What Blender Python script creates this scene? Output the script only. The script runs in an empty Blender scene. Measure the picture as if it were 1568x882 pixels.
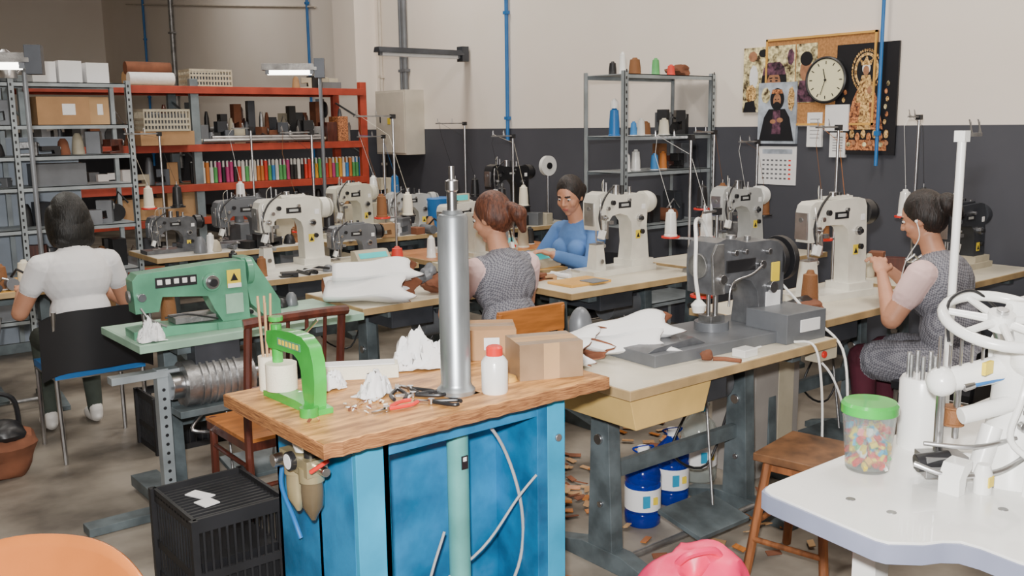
import bpy,bmesh,math,random
import numpy as np
from mathutils import Vector,Matrix,Euler,noise
random.seed(7)
pi=math.pi
rad=math.radians
A=rad(39);CA,SA=math.cos(A),math.sin(A)
# ------------------------------------------------------------ materials
def M(name,col,rough=.5,metal=0,var=.08,scale=6,bump=0,bscale=60,emit=0,trans=0,alpha=1,col2=None,stretch=None,coat=0):
    m=bpy.data.materials.new(name);m.use_nodes=True
    nt=m.node_tree;N=nt.nodes;L=nt.links;b=N['Principled BSDF']
    b.inputs['Roughness'].default_value=rough;b.inputs['Metallic'].default_value=metal
    b.inputs['Coat Weight'].default_value=coat
    tc=N.new('ShaderNodeTexCoord');no=N.new('ShaderNodeTexNoise');no.inputs['Scale'].default_value=scale;no.inputs['Detail'].default_value=5
    src=tc.outputs['Object']
    if stretch:
        mp=N.new('ShaderNodeMapping');mp.inputs['Scale'].default_value=stretch;L.new(src,mp.inputs[0]);src=mp.outputs[0]
    L.new(src,no.inputs['Vector'])
    cr=N.new('ShaderNodeValToRGB')
    a=[max(0,c*(1-var)) for c in col];z=[min(1,c*(1+var)) for c in (col2 or col)]
    cr.color_ramp.elements[0].color=(*a,1);cr.color_ramp.elements[1].color=(*z,1)
    cr.color_ramp.elements[0].position=.35;cr.color_ramp.elements[1].position=.65
    L.new(no.outputs['Fac'],cr.inputs[0]);L.new(cr.outputs[0],b.inputs['Base Color'])
    if bump:
        n2=N.new('ShaderNodeTexNoise');n2.inputs['Scale'].default_value=bscale;L.new(src,n2.inputs['Vector'])
        bp=N.new('ShaderNodeBump');bp.inputs['Strength'].default_value=bump;bp.inputs['Distance'].default_value=.01
        L.new(n2.outputs['Fac'],bp.inputs['Height']);L.new(bp.outputs[0],b.inputs['Normal'])
    if emit:
        b.inputs['Emission Color'].default_value=(*col,1);b.inputs['Emission Strength'].default_value=emit
    if trans: b.inputs['Transmission Weight'].default_value=trans;b.inputs['IOR'].default_value=1.2
    if alpha<1: b.inputs['Alpha'].default_value=alpha
    return m
WHITE=M('white_enamel',(.68,.66,.58),.33,var=.12,coat=.3)
CREAM=M('cream_enamel',(.58,.56,.46),.35,var=.12,coat=.3)
LGREY=M('light_grey_enamel',(.42,.43,.42),.35,var=.12,coat=.2)
WHITE2=M('white_paint_glossy',(.82,.82,.79),.28,var=.04,coat=.4)
LAM=M('table_laminate',(.66,.61,.49),.33,var=.12,scale=4)
LAMW=M('table_laminate_white',(.64,.62,.56),.35,var=.1,scale=3)
EDGE=M('table_edge_trim',(.42,.29,.14),.5,var=.2)
EDGEG=M('grey_edge_trim',(.24,.26,.36),.4)
TRAY=M('beige_plastic',(.62,.42,.14),.45,var=.1)
BEIGE=M('beige_box',(.48,.43,.32),.5,var=.12)
PANEL=M('panel_enamel',(.6,.55,.46),.45,var=.05)
STEEL=M('steel',(.55,.55,.56),.28,1,var=.15,scale=12)
STEELD=M('dull_steel',(.3,.3,.3),.42,.8,var=.3,scale=14,bump=.2)
ZINC=M('galvanised_tube',(.36,.39,.41),.36,.75,var=.35,scale=9,stretch=(1,1,.3))
GREY=M('grey_enamel',(.15,.16,.175),.4,.2,var=.15)
BIGG=M('hammered_grey_enamel',(.115,.12,.13),.32,.25,var=.2,scale=20,coat=.2)
DGREY=M('dark_grey_metal',(.05,.055,.065),.4,.3,var=.2)
LEGG=M('leg_grey_paint',(.10,.125,.135),.5,.2,var=.35,scale=10)
SHELFG=M('slotted_steel_grey',(.2,.24,.26),.5,.3,var=.2)
SHELFL=M('slotted_steel_light',(.32,.36,.38),.45,.3,var=.2)
BLACK=M('black_plastic',(.014,.014,.016),.4)
BLACKR=M('black_rough',(.014,.014,.016),.55,var=.3)
GREENL=M('sage_green_enamel',(.10,.31,.19),.36,var=.2,coat=.3)
GREENT=M('pale_green_top',(.3,.48,.36),.4,var=.15)
GREENP=M('bright_green_paint',(.04,.40,.05),.33,var=.25,coat=.4)
BLUECAB=M('blue_cabinet_paint',(.008,.13,.3),.42,var=.35,scale=5,bump=.08,col2=(.012,.18,.38))
BLUECAB2=M('light_blue_paint',(.02,.34,.58),.4,var=.16)
TEAL=M('teal_tube_paint',(.14,.45,.42),.32,.2,var=.18)
RED=M('red_rack_paint',(.38,.05,.025),.5,var=.2)
REDP=M('red_plastic',(.7,.03,.02),.35)
BLUEP=M('blue_pipe',(.02,.15,.42),.4)
CARD=M('cardboard',(.4,.23,.11),.85,var=.1,bump=.1)
CARDL=M('cardboard_light',(.48,.3,.15),.85,var=.08)
CARDD=M('taped_cardboard',(.30,.2,.12),.3,var=.2,coat=.4)
PAPER=M('paper_white',(.82,.82,.82),.8,var=.03)
PLY=M('worn_plywood',(.42,.18,.045),.45,var=.3,scale=5,stretch=(2,9,9),col2=(.6,.3,.09),bump=.15)
PLYE=M('plywood_edge',(.26,.09,.03),.7,var=.3,scale=12,stretch=(2,2,40),bump=.5,col2=(.4,.18,.06))
WOODC=M('dark_red_wood',(.08,.018,.01),.35,var=.3,stretch=(8,8,1),coat=.3)
WOODO=M('orange_wood',(.4,.14,.03),.4,var=.2,stretch=(1,8,8))
WOODY=M('yellow_wood',(.66,.36,.08),.45,var=.12)
STOOLW=M('stool_wood',(.25,.09,.03),.6,var=.35,stretch=(6,6,1))
STOOLT=M('stool_seat_stained',(.03,.018,.012),.5,var=.4,scale=7,col2=(.15,.07,.03))
CLOTH=M('white_cloth',(.8,.8,.8),.9,var=.03,bump=.5,bscale=25)
LEATH=M('white_leather',(.85,.85,.84),.5,var=.02,bump=.15,bscale=12)
LEATHB=M('brown_lining',(.19,.07,.035),.9,var=.25)
BROWN=M('brown_thread',(.22,.09,.03),.7,bump=.3,bscale=200)
PINK=M('pink_nylon',(.85,.02,.12),.42,var=.15,bump=.5,bscale=9)
ORANGE=M('orange_chair_plastic',(.52,.16,.035),.25,var=.08,coat=.5)
YEL=M('yellow_sticker',(.8,.6,.04),.5)
BRASS=M('brass',(.5,.42,.24),.3,.6,var=.06)
AMBER=M('amber_bowl',(.16,.12,.07),.1,var=.2,trans=.3,coat=.5)
BLUEJ=M('blue_jug_plastic',(.008,.04,.45),.15,var=.2,trans=.55,coat=.4)
CLEAR=M('clear_plastic',(.75,.85,.85),.12,trans=.85,alpha=.5)
CLEARJ=M('clear_jug_plastic',(.5,.55,.52),.15,trans=.5,alpha=.75,coat=.5)
CORK=M('cork',(.42,.2,.07),.9,var=.2,scale=60)
LCD=M('teal_display',(.05,.5,.5),.3,emit=.4)
TUBE=M('lamp_tube_lit',(1,.97,.85),.4,emit=9)
CREAMT=M('cream_thread',(.8,.75,.6),.7,bump=.2,bscale=200)
COL=[M('thread_col_%d'%i,c,.6) for i,c in enumerate([(.7,.05,.03),(.8,.4,.03),(.05,.25,.6),(.75,.75,.7),(.02,.02,.02),(.1,.4,.12),(.6,.2,.04),(.5,.05,.2)])]
# ------------------------------------------------------------ builder
class Bd:
    def __init__(s): s.bm=bmesh.new();s.ms=[]
    def mi(s,m):
        if m not in s.ms: s.ms.append(m)
        return s.ms.index(m)
    def add(s,vs,fs,m,X=None):
        k=s.mi(m);V=[s.bm.verts.new((X@Vector(v)) if X is not None else v) for v in vs]
        for f in fs:
            try:
                F=s.bm.faces.new([V[i] for i in f]);F.material_index=k;F.smooth=True
            except ValueError: pass
        return V
    def box(s,c,d,m,rot=(0,0,0),tp=1.0):
        X=Matrix.Translation(c)@Euler(rot).to_matrix().to_4x4()
        x,y,z=d[0]/2,d[1]/2,d[2]/2
        vs=[(-x,-y,-z),(x,-y,-z),(x,y,-z),(-x,y,-z),(-x*tp,-y*tp,z),(x*tp,-y*tp,z),(x*tp,y*tp,z),(-x*tp,y*tp,z)]
        s.add(vs,[(3,2,1,0),(4,5,6,7),(0,1,5,4),(1,2,6,5),(2,3,7,6),(3,0,4,7)],m,X)
    def b2(s,a,b,m):
        s.box([(a[i]+b[i])/2 for i in range(3)],[abs(b[i]-a[i]) for i in range(3)],m)
    def cyl(s,p,q,r1,m,r2=None,n=16,caps=True):
        if r2 is None:r2=r1
        p=Vector(p);q=Vector(q);d=q-p;Lh=d.length
        X=Matrix.Translation(p)@d.to_track_quat('Z','Y').to_matrix().to_4x4()
        vs=[(r1*math.cos(2*pi*i/n),r1*math.sin(2*pi*i/n),0) for i in range(n)]+[(r2*math.cos(2*pi*i/n),r2*math.sin(2*pi*i/n),Lh) for i in range(n)]
        fs=[(i,(i+1)%n,(i+1)%n+n,i+n) for i in range(n)]
        if caps: fs+=[tuple(range(n-1,-1,-1)),tuple(range(n,2*n))]
        s.add(vs,fs,m,X)
    def tube(s,pts,r,m,n=8):
        pts=[Vector(p) for p in pts];R=[]
        k=s.mi(m);up=None
        for i,p in enumerate(pts):
            t=(pts[min(i+1,len(pts)-1)]-pts[max(i-1,0)]).normalized()
            if up is None: up=t.orthogonal().normalized()
            up=(up-t*up.dot(t)).normalized();w=t.cross(up)
            R.append([s.bm.verts.new(p+(up*math.cos(2*pi*j/n)+w*math.sin(2*pi*j/n))*r) for j in range(n)])
        for a,b in zip(R,R[1:]):
            for j in range(n):
                F=s.bm.faces.new((a[j],a[(j+1)%n],b[(j+1)%n],b[j]));F.material_index=k;F.smooth=True
        for e in (R[0][::-1],R[-1]):
            F=s.bm.faces.new(e);F.material_index=k
    def curve(s,pts,r,m,n=8,k=6):
        P=[Vector(p) for p in pts];o=[]
        for i in range(len(P)-1):
            a=P[max(i-1,0)];b=P[i];c=P[i+1];d=P[min(i+2,len(P)-1)]
            for j in range(k):
                t=j/k;o.append(.5*((2*b)+(c-a)*t+(2*a-5*b+4*c-d)*t*t+(3*b-a-3*c+d)*t**3))
        o.append(P[-1]);s.tube(o,r,m,n)
    def lathe(s,prof,c,m,n=24,axis=(0,0,1)):
        X=Matrix.Translation(c)@Vector(axis).to_track_quat('Z','Y').to_matrix().to_4x4()
        vs=[];fs=[]
        for r,z in prof:
            vs+=[(max(r,1e-4)*math.cos(2*pi*i/n),max(r,1e-4)*math.sin(2*pi*i/n),z) for i in range(n)]
        for k in range(len(prof)-1):
            fs+=[(k*n+i,k*n+(i+1)%n,(k+1)*n+(i+1)%n,(k+1)*n+i) for i in range(n)]
        fs+=[tuple(range(n-1,-1,-1)),tuple(range((len(prof)-1)*n,len(prof)*n))]
        s.add(vs,fs,m,X)
    def sph(s,c,r,m,rot=(0,0,0),nz=0,n=3):
        t=bmesh.new();bmesh.ops.create_icosphere(t,subdivisions=n,radius=1)
        X=Matrix.Translation(c)@Euler(rot).to_matrix().to_4x4()@Matrix.Diagonal((*r,1))
        vs=[]
        for v in t.verts:
            p=v.co.copy();o=Vector(c)*7
            if nz: p*=1+nz*(noise.noise(p*1.4+o)-.8*abs(noise.noise(p*2.2+o*.5))+.3)
            vs.append(tuple(p))
        s.add(vs,[tuple(v.index for v in f.verts) for f in t.faces],m,X);t.free()
    def prism(s,poly,a,b,m,plane='xz',X=None):
        n=len(poly)
        f=(lambda p,h:(p[0],h,p[1])) if plane=='xz' else ((lambda p,h:(p[0],p[1],h)) if plane=='xy' else (lambda p,h:(h,p[0],p[1])))
        vs=[f(p,a) for p in poly]+[f(p,b) for p in poly]
        s.add(vs,[tuple(range(n)),tuple(range(2*n-1,n-1,-1))]+[(i,(i+1)%n,(i+1)%n+n,i+n) for i in range(n)],m,X)
    def sheet(s,nx,ny,fn,m):
        s.add([fn(i/(nx-1),j/(ny-1)) for i in range(nx) for j in range(ny)],
              [(i*ny+j,(i+1)*ny+j,(i+1)*ny+j+1,i*ny+j+1) for i in range(nx-1) for j in range(ny-1)],m)
    def done(s,name,loc=(0,0,0),rz=0,bevel=.003,solid=0,off=0,sc=1,seg=2,rec=True):
        if rec: bmesh.ops.recalc_face_normals(s.bm,faces=s.bm.faces[:])
        me=bpy.data.meshes.new(name);s.bm.to_mesh(me);s.bm.free()
        for m in s.ms: me.materials.append(m)
        me.set_sharp_from_angle(angle=rad(38))
        o=bpy.data.objects.new(name,me);bpy.context.collection.objects.link(o)
        o.location=loc;o.rotation_euler=(0,0,rz);o.scale=(sc,)*3
        if solid:
            q=o.modifiers.new('s','SOLIDIFY');q.thickness=solid;q.offset=1;q.material_offset=off
        if bevel:
            q=o.modifiers.new('b','BEVEL');q.width=bevel;q.segments=seg;q.limit_method='ANGLE';q.angle_limit=rad(40);q.harden_normals=True
        return o
# ------------------------------------------------------------ room
def wallmat():
    m=bpy.data.materials.new('two_tone_wall_paint');m.use_nodes=True;N=m.node_tree.nodes;L=m.node_tree.links;b=N['Principled BSDF']
    g=N.new('ShaderNodeNewGeometry');sp=N.new('ShaderNodeSeparateXYZ');L.new(g.outputs['Position'],sp.inputs[0])
    mt=N.new('ShaderNodeMath');mt.operation='GREATER_THAN';mt.inputs[1].default_value=1.615;L.new(sp.outputs['Z'],mt.inputs[0])
    no=N.new('ShaderNodeTexNoise');no.inputs['Scale'].default_value=1.3;no.inputs['Detail'].default_value=6;L.new(g.outputs['Position'],no.inputs['Vector'])
    def ramp(a,c):
        r=N.new('ShaderNodeValToRGB');r.color_ramp.elements[0].position=.3;r.color_ramp.elements[1].position=.7
        r.color_ramp.elements[0].color=(*a,1);r.color_ramp.elements[1].color=(*c,1);L.new(no.outputs['Fac'],r.inputs[0]);return r
    lo=ramp((.05,.053,.065),(.068,.07,.085));hi=ramp((.82,.74,.65),(.86,.79,.71))
    mx=N.new('ShaderNodeMix');mx.data_type='RGBA';L.new(mt.outputs[0],mx.inputs[0]);L.new(lo.outputs[0],mx.inputs[6]);L.new(hi.outputs[0],mx.inputs[7])
    L.new(mx.outputs[2],b.inputs['Base Color']);b.inputs['Roughness'].default_value=.75
    return m
WALL=wallmat()
FLOOR=M('stained_concrete',(.135,.115,.092),.45,var=.3,scale=2.2,col2=(.26,.23,.19),bump=.08,bscale=20)
CEIL=M('ceiling_paint',(.6,.54,.46),.9)
def room(name,a,b,m):
    o=Bd();o.b2([a[i]-(a[i]+b[i])/2 for i in range(3)],[b[i]-(a[i]+b[i])/2 for i in range(3)],m)
    return o.done(name,loc=[(a[i]+b[i])/2 for i in range(3)],bevel=0)
WU=6.02
room('floor',(-5,-3,-.1),(WU+.2,20.2,0),FLOOR)
room('ceiling',(-5,-3,5),(WU+.2,20.2,5.1),CEIL)
room('wall_right',(WU,-3,0),(WU+.2,20,5),WALL)
room('wall_back',(-5,20,0),(WU+.2,20.2,5),WALL)
room('wall_left',(-5.2,-3,0),(-5,20.2,5),WALL)
room('wall_front',(-5,-3.2,0),(WU+.2,-3,5),WALL)
room('wall_pilaster',(5.75,9.9,0),(WU,10.4,5),WALL)
# ------------------------------------------------------------ lights
def area(name,loc,size,power,col=(1,.93,.84),rot=(0,0,0),sy=None):
    l=bpy.data.lights.new(name,'AREA');l.shape='RECTANGLE';l.size=size;l.size_y=sy or size;l.energy=power;l.color=col
    o=bpy.data.objects.new(name,l);bpy.context.collection.objects.link(o);o.location=loc;o.rotation_euler=rot;return o
for i,(x,y,p) in enumerate([(.5,1,38),(4,1.5,100),(3.6,4.5,82),(.5,5,27),(4.4,8,88),(1.5,9,28),(4.4,13,40)]):
    area('ceiling_fill',(x,y,4.6),1.6,p,col=(1,.94,.87),sy=.6)  # unseen fill lights, added overhead to brighten the room
th=math.atan(.17)
fwd=Vector((SA*math.cos(th),CA*math.cos(th),-math.sin(th)));rgt=Vector((CA,-SA,0));upv=rgt.cross(fwd)
area('flash_lamp',(-.05,.03,1.85),.1,215,(1,.98,.96)).rotation_euler=(fwd+Vector((.05,.06,.22))).to_track_quat('-Z','Y').to_euler()
w=bpy.data.worlds.new('w');bpy.context.scene.world=w;w.use_nodes=True
w.node_tree.nodes['Background'].inputs[0].default_value=(.9,.9,1,1);w.node_tree.nodes['Background'].inputs[1].default_value=.1
# ------------------------------------------------------------ camera
ro=rad(.7)
R=rgt*math.cos(ro)-upv*math.sin(ro);U=rgt*math.sin(ro)+upv*math.cos(ro)
cd=bpy.data.cameras.new('camera');cd.lens=33.75;cd.sensor_width=36;cd.clip_end=60
co=bpy.data.objects.new('camera',cd);bpy.context.collection.objects.link(co)
mm=Matrix((R,U,-fwd)).transposed().to_4x4();mm.translation=(0,0,1.65);co.matrix_world=mm
bpy.context.scene.camera=co
# ------------------------------------------------------------ furniture
def table(name,u0,u1,v0,v1,z=.78,top=LAM,edge=EDGE,leg=LEGG,motor=True,pedal=True,under=None):
    b=Bd();w=u1-u0;d=v1-v0;x=w/2;y=d/2
    b.b2((-x,-y,z-.035),(x,y,z-.0015),edge);b.b2((-x+.008,-y+.008,z-.01),(x-.008,y-.008,z),top)
    lx=x-.2
    for s in (-1,1):
        b.prism([(-.06,.05),(.07,.05),(.05,z-.07),(-.03,z-.07)],s*lx-.03,s*lx+.03,leg,'yz')
        b.prism([(-y+.03,0),(y-.03,0),(y-.03,.03),(.1,.075),(-.1,.075),(-y+.03,.03)],s*lx-.035,s*lx+.035,leg,'yz')
        b.box((s*lx,0,z-.055),(.06,d-.1,.04),leg)
        b.cyl((s*lx-.04,.01,.5),(s*lx+.04,.01,.5),.02,STEEL);b.cyl((s*lx-.04,.0,.25),(s*lx+.04,.0,.25),.012,STEEL)
    b.b2((-lx,0,.33),(lx,.03,.39),leg);b.cyl((-lx,-.1,.06),(lx,-.1,.06),.012,STEELD);b.b2((-lx,-.02,z-.12),(lx,.01,z-.08),leg)
    if pedal:
        b.box((.02,-.12,.12),(.3,.22,.02),leg,rot=(rad(12),0,0));b.cyl((.1,-.1,.12),(.22,.05,z-.2),.006,STEELD)
    if motor:
        b.cyl((.08,.08,z-.2),(.34,.08,z-.2),.085,GREY,n=20);b.cyl((.34,.08,z-.2),(.4,.08,z-.2),.05,STEELD);b.b2((.15,0,z-.15),(.28,.14,z-.03),DGREY)
        b.b2((-.3,-y+.04,z-.13),(-.05,y-.1,z-.035),DGREY);b.curve([(.2,.1,z-.28),(.1,.12,.3),(.3,.1,.2),(.4,.05,.5)],.006,BLACK)
    if under: under(b,x,y,z)
    return b.done(name,((u0+u1)/2,(v0+v1)/2,0))
def machine(name,loc,rz=0,body=WHITE,lift=.12,wheel=None,sc=1,bedm=None,head=BLACK,display=False,rnd=False,slim=1.0):
    b=Bd();l=lift;wheel=wheel or body;bedm=bedm or body;t=.052*slim
    if rnd: P=[(-.05,l+.12),(-.062,l+.2),(-.06,l+.28),(-.04,l+.32),(.01,l+.335),(.09,l+.315),(.2,l+.305),(.28,l+.315),(.335,l+.305),(.36,l+.26),(.355,l+.12),(.375,.07),(.38,.03),(.215,.03),(.235,.1+l*.5),(.225,l+.15),(.19,l+.19),(.13,l+.205),(.07,l+.195),(.042,l+.165),(.034,l+.12)]
    else: P=[(-.05,l+.13),(-.056,l+.28),(-.045,l+.31),(-.02,l+.325),(.29,l+.335),(.335,l+.325),(.352,l+.29),(.37,.03),(.235,.03),(.228,l+.14),(.215,l+.18),(.18,l+.205),(.06,l+.208),(.04,l+.19),(.036,l+.13)]
    b.prism(P,-t,t,body)
    b.b2((-.11,-.09,0),(.40,.09,.034),bedm)
    b.b2((.21,-.075,.03),(.39,.075,.07),bedm)
    if l>.03:
        b.box((-.005,0,.03+l/2),(.075,.085,l+.01),bedm,tp=.72)
        b.cyl((-.005,-.045,.08),(-.005,-.05,.08),.014,STEEL)
        b.cyl((.02,.0,l+.03),(.06,.0,l+.02),.012,STEELD)
    b.b2((-.035,-.03,l+.034),(.03,.03,l+.04),STEEL)
    b.cyl((-.008,0,l+.13),(-.008,0,l+.055),.006,STEEL);b.cyl((.02,0,l+.13),(.02,0,l+.06),.006,STEEL)
    b.cyl((-.008,0,l+.055),(-.008,0,l+.041),.0015,STEEL,n=6);b.box((.014,-.01,l+.047),(.02,.05,.008),STEEL)
    b.box((-.062,0,l+.21),(.01,.075,.13),STEEL);b.cyl((-.07,0,l+.24),(-.06,0,l+.24),.012,STEELD)
    b.cyl((.36,0,l+.255),(.41,0,l+.255),.065,wheel,n=28);b.cyl((.41,0,l+.255),(.425,0,l+.255),.035,STEEL,n=20);b.cyl((.425,0,l+.255),(.437,0,l+.255),.06,wheel,r2=.055,n=28);b.cyl((.437,0,l+.255),(.442,0,l+.255),.03,STEELD,n=20)
    for (x,z,r,m) in ((0,.19,.017,STEEL),(0,.19,.008,BLACK),(.03,.24,.012,STEEL),(-.03,.25,.008,STEEL),(-.03,.2,.006,STEEL),(.29,.17,.022,STEEL),(.31,.09,.014,BLACK),(.07,.27,.014,head),(.2,.28,.01,STEEL)):
        b.cyl((x,-t+.002,l+z),(x,-t-.016,l+z),r,m)
    b.cyl((0,-t-.01,l+.19),(0,-t-.035,l+.19),.006,STEEL);b.cyl((.29,-t-.01,l+.17),(.29,-t-.03,l+.17),.012,BLACK)
    b.b2((.12,-t-.002,l+.235),(.22,-t+.001,l+.27),head);b.b2((.14,-t-.003,l+.245),(.2,-t+.001,l+.26),LGREY)
    b.b2((.262,-t-.002,l+.05),(.3,-t+.001,l+.10),YEL);b.prism([(.268,l+.058),(.294,l+.058),(.281,l+.085)],-t-.004,-t-.001,BLACK)
    b.b2((.31,-t-.002,l+.22),(.34,-t+.001,l+.25),PAPER)
    b.box((.015,-t-.01,l+.12),(.012,.02,.1),STEEL);b.b2((.03,-t-.02,l+.15),(.06,-t,l+.17),STEELD)
    b.cyl((.05,0,l+.31),(.05,0,l+.40),.003,STEEL);b.cyl((.09,.02,l+.3),(.09,.02,l+.38),.006,STEEL)
    if not rnd: b.box((.18,0,l+.338),(.16,.06,.014),body)
    b.cyl((.15,0,l+.3),(.15,0,l+.365),.018,STEEL);b.cyl((.22,.02,l+.3),(.22,.02,l+.36),.012,BLACK);b.cyl((.26,0,l+.3),(.26,0,l+.35),.009,STEEL)
    b.curve([(-.03,-t-.008,l+.3),(-.06,-.09,l+.24),(-.05,-.09,l+.12)],.0035,STEEL)
    b.box((-.045,-.085,l+.1),(.03,.03,.05),WHITE2,rot=(0,rad(20),0));b.curve([(-.045,-.085,l+.12),(-.05,-.07,l+.2),(.0,-.06,l+.3),(.1,-.03,l+.36)],.006,BLACK)
    b.curve([(.33,.06,l+.3),(.40,.12,l+.15),(.36,.13,.05),(.3,.12,.01)],.006,BLACK)
    b.curve([(.05,0,l+.40),(.0,-.04,l+.36),(0,-.075,l+.2),(-.008,-.02,l+.12)],.0012,CREAMT,n=4)
    if display:
        b.box((.12,-.01,l+.37),(.2,.05,.06),BEIGE);b.b2((.04,-.038,l+.352),(.2,-.034,l+.392),LCD)
    return b.done(name,loc,rz,bevel=.009,sc=sc)
def cone(b,c,m,r=.035,h=.13,base=True):
    b.lathe([(r*1.1,0),(r*1.1,.008),(r,.012),(r*.95,h*.5),(r*.8,h*.93),(r*.5,h*.96),(r*.35,h*1.05)],c,m,n=18)
def spool(name,loc,m,r=.035,h=.13):
    b=Bd();cone(b,(0,0,0),m,r,h);b.cyl((0,0,0),(0,0,.006),r*1.15,WHITE2);return b.done(name,loc,bevel=0)
def stand(name,loc,h,bar=.2,ang=0,sp=(),plate=.32,r=.008,mat=STEEL,pm=(REDP,BLACK)):
    b=Bd();b.cyl((0,0,0),(0,0,.02),.035,STEELD);b.cyl((0,0,0),(0,0,h),r,mat,n=10)
    d=Vector((math.cos(ang),math.sin(ang),0))
    b.box(d*(-bar/2)+Vector((0,0,h-.012)),(bar,.014,.01),STEELD,rot=(0,0,ang));b.box(d*0+Vector((0,0,h-.015)),(.03,.03,.03),mat if mat is not STEEL else BLACK)
    for k in (.45,.95):
        p=d*(-bar*k);b.tube([p+Vector((0,0,h-.01)),p+Vector((0,0,h+.02)),p+Vector((.01,.01,h+.03)),p+Vector((.012,.0,h-.01))],.002,STEEL,n=5)
    if sp:
        b.box(d*(-.02)+Vector((0,0,plate)),(.26,.02,.012),STEELD,rot=(0,0,ang))
        for i,m in enumerate(sp):
            p=d*((-.11 if i==0 else .1))+Vector((0,0,plate))
            b.cyl(p,p+Vector((0,0,.01)),.055,pm[i%2],n=20);b.cyl(p,p+Vector((0,0,.19)),.003,STEEL)
            cone(b,p+Vector((0,0,.01)),m,.036,.15)
            b.tube([p+Vector((0,0,.17)),p+Vector((0,0,.17)).lerp(Vector((0,0,h))-d*bar*.9,.5),Vector((0,0,h))-d*bar*.9],.0012,m,n=4)
    return b.done(name,loc,bevel=0)
def tray(b,x,y,z):
    b.prism([(-x+.02,z-.036),(-x+.44,z-.036),(-x+.40,z-.15),(-x+.05,z-.15)],-y+.02,y-.15,TRAY)
table('sewing_table',2.22,3.42,2.13,2.75,under=tray)
table('sewing_table',3.48,4.66,2.36,2.96)
table('sewing_table',4.75,5.92,2.40,3.0)
table('sewing_table',1.22,2.27,3.92,4.44,top=GREENT,edge=GREENT,motor=False)
table('sewing_table',2.31,3.28,4.0,4.6)
table('sewing_table',3.33,4.42,3.62,4.26)
table('sewing_table',4.5,5.7,3.65,4.25)
table('sewing_table',2.2,3.4,5.15,5.75,top=LAMW)
table('sewing_table',3.5,4.7,5.15,5.75,top=WOODO)
table('work_table',.3,1.6,5.95,6.55,z=.75,top=WOODY,motor=False)
table('sewing_table',2.2,3.4,6.55,7.15,top=LAMW)
table('sewing_table',3.5,4.7,6.5,7.1)
table('sewing_table',4.85,5.9,6.3,6.9)
table('sewing_table',3.45,3.98,4.36,4.96,top=WOODY,motor=False,pedal=False)
z=.78
machine('sewing_machine',(2.48,5.42,z),0,WHITE,.12,slim=.85)
machine('sewing_machine',(3.88,4.0,z),0,WHITE,.14,sc=1.02,rnd=True)
machine('sewing_machine',(4.06,2.70,z),rad(-8),WHITE,.16,wheel=BLACK,slim=.85)
machine('sewing_machine',(4.95,3.95,z),0,LGREY,.13,wheel=WHITE2,rnd=True)
machine('sewing_machine',(3.72,6.8,z),rad(15),CREAM,.08)
machine('sewing_machine',(4.22,6.75,z),rad(-10),LGREY,.04,sc=.9,rnd=True)
machine('sewing_machine',(5.42,2.7,z),0,DGREY,.05,bedm=BEIGE)
machine('sewing_machine',(2.8,6.85,z),0,GREY,.02,wheel=BLACK)
machine('sewing_machine',(2.3,6.85,z),0,BIGG,.0,sc=.8,wheel=BLACK,rnd=True)
machine('sewing_machine',(3.72,4.72,z),rad(90),WHITE,.04,sc=.85,display=True)
machine('sewing_machine',(.55,6.2,.75),0,BEIGE,.05)
machine('sewing_machine',(3.85,5.47,z),rad(8),WHITE,.04,sc=.9,display=True)
machine('sewing_machine',(5.15,6.6,z),0,BLACK,.2,bedm=DGREY,rnd=True)
machine('sewing_machine',(2.98,5.47,z),rad(-5),GREY,0,sc=.75,wheel=BLACK,bedm=BEIGE)
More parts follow.
